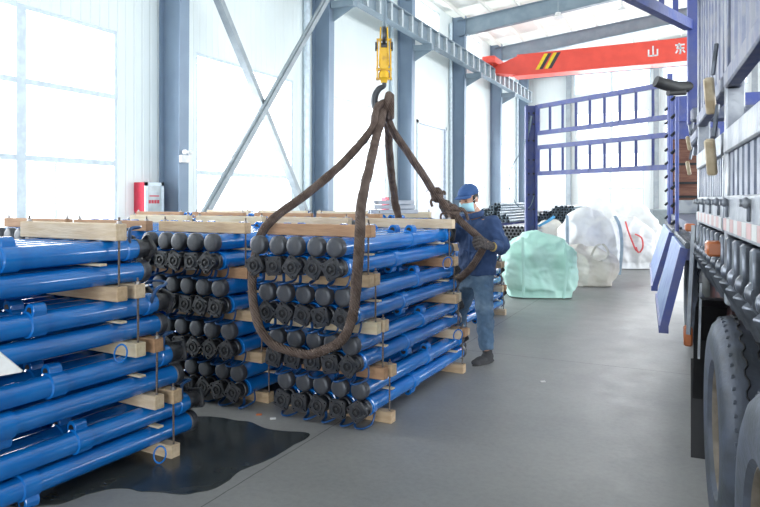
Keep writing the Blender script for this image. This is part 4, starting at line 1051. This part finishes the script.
# headboard inside: red-brown boards below, blue sheet above
HB=[(1.33,1.55,'silver'),(1.55,1.72,'dark'),(1.72,2.0,'woodboard'),(2.0,2.04,'dark'),(2.04,2.36,'woodboard')]
b=MB(); b.box(X0+.05,2.7,9.75,9.80,1.33,2.36); tb(b,'headboard','woodboard',smooth=0)
b=MB()
for z in (1.55,1.74,2.0): b.box(X0+.05,2.7,9.73,9.75,z,z+.03)
tb(b,'board_seam','dark',smooth=0)
b=MB(); b.box(X0+.05,2.7,9.72,9.78,2.36,2.95); b.box(X0+.05,2.7,9.68,9.72,2.6,2.66); tb(b,'headboard_top','truckblue',smooth=0)
b=MB(); b.box(X0+.1,2.6,9.6,9.73,1.33,1.52,.01); tb(b,'white_sill','silver',smooth=0)
# cab beyond
b=MB(); b.box(X0+.15,2.6,10.9,12.6,.6,2.9,.08); tb(b,'cab','truckblue')
# wheels
def wheel(y,x=.24,r=.50,wd=.27,nm='wheel'):
    c=Vector((x,y,r))
    b=MB(); k=Matrix.Translation(c)
    prof=[(.285,.035),(.30,.012),(.36,.0),(.42,.004),(.462,.018),(.485,.04),(r-.004,.055),(r,.075)]
    P=prof+[(r,wd-.075),(.462,wd-.01),(.36,wd),(.285,wd-.03)]
    b.lathe(P,72,k,'X'); 
    # shoulder lugs
    for i in range(60):
        a=2*PI*i/60; mx=k@Matrix.Rotation(a,4,'X'); b.box(.040,.060,-.008,.008,.484,.4955,.003,mx)
    w_=tb(b,nm,'tyre',smooth=35); w_['label']='black tyre with dusty steel rim'
    g_=MB()
    for xx in (.095,.15,.205):
        pts=[]
        for i in range(144):
            a=2*PI*i/144; xo=xx+(.006 if i%4<2 else -.006); pts.append(k@Vector((xo,math.cos(a)*(r-.002),math.sin(a)*(r-.002))))
        g_.loft(pts,[(.0085,.004)]*144,6,closed=True)
    tb(g_,'tread_groove','groove',w_,smooth=30)
    q=MB(); q.lathe([(.287,.032),(.280,.030),(.272,.045),(.262,.10),(.22,.125),(.15,.13),(.11,.10),(.10,.06),(.085,.05),(0,.05)],40,k,'X'); tb(q,'rim',  'rim', w_)
    q=MB()
    for i in range(10):
        a=2*PI*i/10; q.cyl(c+Vector((.128,math.cos(a)*.17,math.sin(a)*.17)),c+Vector((.10,math.cos(a)*.17,math.sin(a)*.17)),.016,n=6)
    tb(q,'wheel_nut','hinge',w_)
wheel(3.21,.27); wheel(1.99,.27); wheel(7.6,.40); 
# fender and mudflaps
b=MB(); t=bmesh.new(); pr=[(4.02,.40),(3.98,.74),(3.82,.95),(3.6,1.03),(3.40,1.045)]
V=[]
for (y,z) in pr: V.append([t.verts.new((X0-.03,y,z)),t.verts.new((X0+.45,y,z))])
for i in range(len(pr)-1): t.faces.new((V[i][0],V[i][1],V[i+1][1],V[i+1][0]))
r_=bmesh.ops.solidify(t,geom=t.faces[:],thickness=.02); b._add(t);  tb(b,'mudguard','fender',smooth=0)
b=MB(); b.box(X0-.04,X0+.35,4.03,4.045,.06,.62); tb(b,'mudflap','fender',smooth=0)
# air couplings
for y,x in ((3.75,.62),(3.4,.60)):
    p=Vector((x,y+.0,1.02)); b=MB(); b.lathe([(0,.0),(.03,.0),(.032,.06),(.02,.07),(0,.07)],12,Matrix.Translation(p),'Z'); tb(b,'valve_body','white')
    b=MB(); b.lathe([(0,.07),(.026,.07),(.026,.10),(0,.105)],12,Matrix.Translation(p),'Z'); tb(b,'red_cap','hose')
pts=spline([(.60,2.9,1.04),(.5,2.6,1.10),(.45,2.2,1.10),(.45,1.8,1.04)],6); b=MB(); b.loft(pts,[.010]*len(pts),8); tb(b,'air_hose','hose')
b=MB(); b.bar((.62,3.4,1.10),(.62,3.4,.62),.06,.05); tb(b,'strut','rim')

# ---------------------------------------------------------------- light
w=bpy.data.worlds.new('sky'); SC.world=w; w.use_nodes=True
bg=w.node_tree.nodes['Background']; bg.inputs[0].default_value=(.88,.95,1.0,1); bg.inputs[1].default_value=WORLD
def area(loc,rot,sx,sy,power,col=(.93,.97,1)):
    l_=bpy.data.lights.new('daylight_and_fill','AREA'); l_.shape='RECTANGLE'; l_.size=sx; l_.size_y=sy; l_.energy=power; l_.color=col
    o=bpy.data.objects.new('daylight_and_fill',l_); C.objects.link(o); o.location=loc; o.rotation_euler=rot; return o
for q in WIN+CLER:
    if q[0]==22.9 or q[1]<-1: continue
    a=(q[1]-q[0])*(q[3]-q[2]); area((XL-.6,(q[0]+q[1])/2,(q[2]+q[3])/2),(0,-PI/2,0),q[3]-q[2],q[1]-q[0],a*WP)
for q in EW:
    a=(q[1]-q[0])*(q[3]-q[2]); area(((q[0]+q[1])/2,YE+.8,(q[2]+q[3])/2),(-PI/2,0,0),q[1]-q[0],q[3]-q[2],a*WP)
for q in RW:
    a=(q[1]-q[0])*(q[3]-q[2]); area((XR+.8,(q[0]+q[1])/2,(q[2]+q[3])/2),(0,PI/2,0),q[3]-q[2],q[1]-q[0],a*WP*.85)
area((3,YB-1.5,2.75),(PI/2,0,0),10,5.5,55*WP*BK)  # added fill from behind the camera, outside the unseen back doorway
SC.view_settings.view_transform='Standard'; SC.view_settings.look='None'; SC.view_settings.gamma=1; SC.view_settings.exposure=EXPO
SC.view_settings.use_curve_mapping=False
cy=SC.cycles; cy.max_bounces=8; cy.diffuse_bounces=5; cy.glossy_bounces=4; cy.transparent_max_bounces=12; cy.sample_clamp_indirect=8; cy.caustics_reflective=False; cy.caustics_refractive=False
cy.use_denoising=True
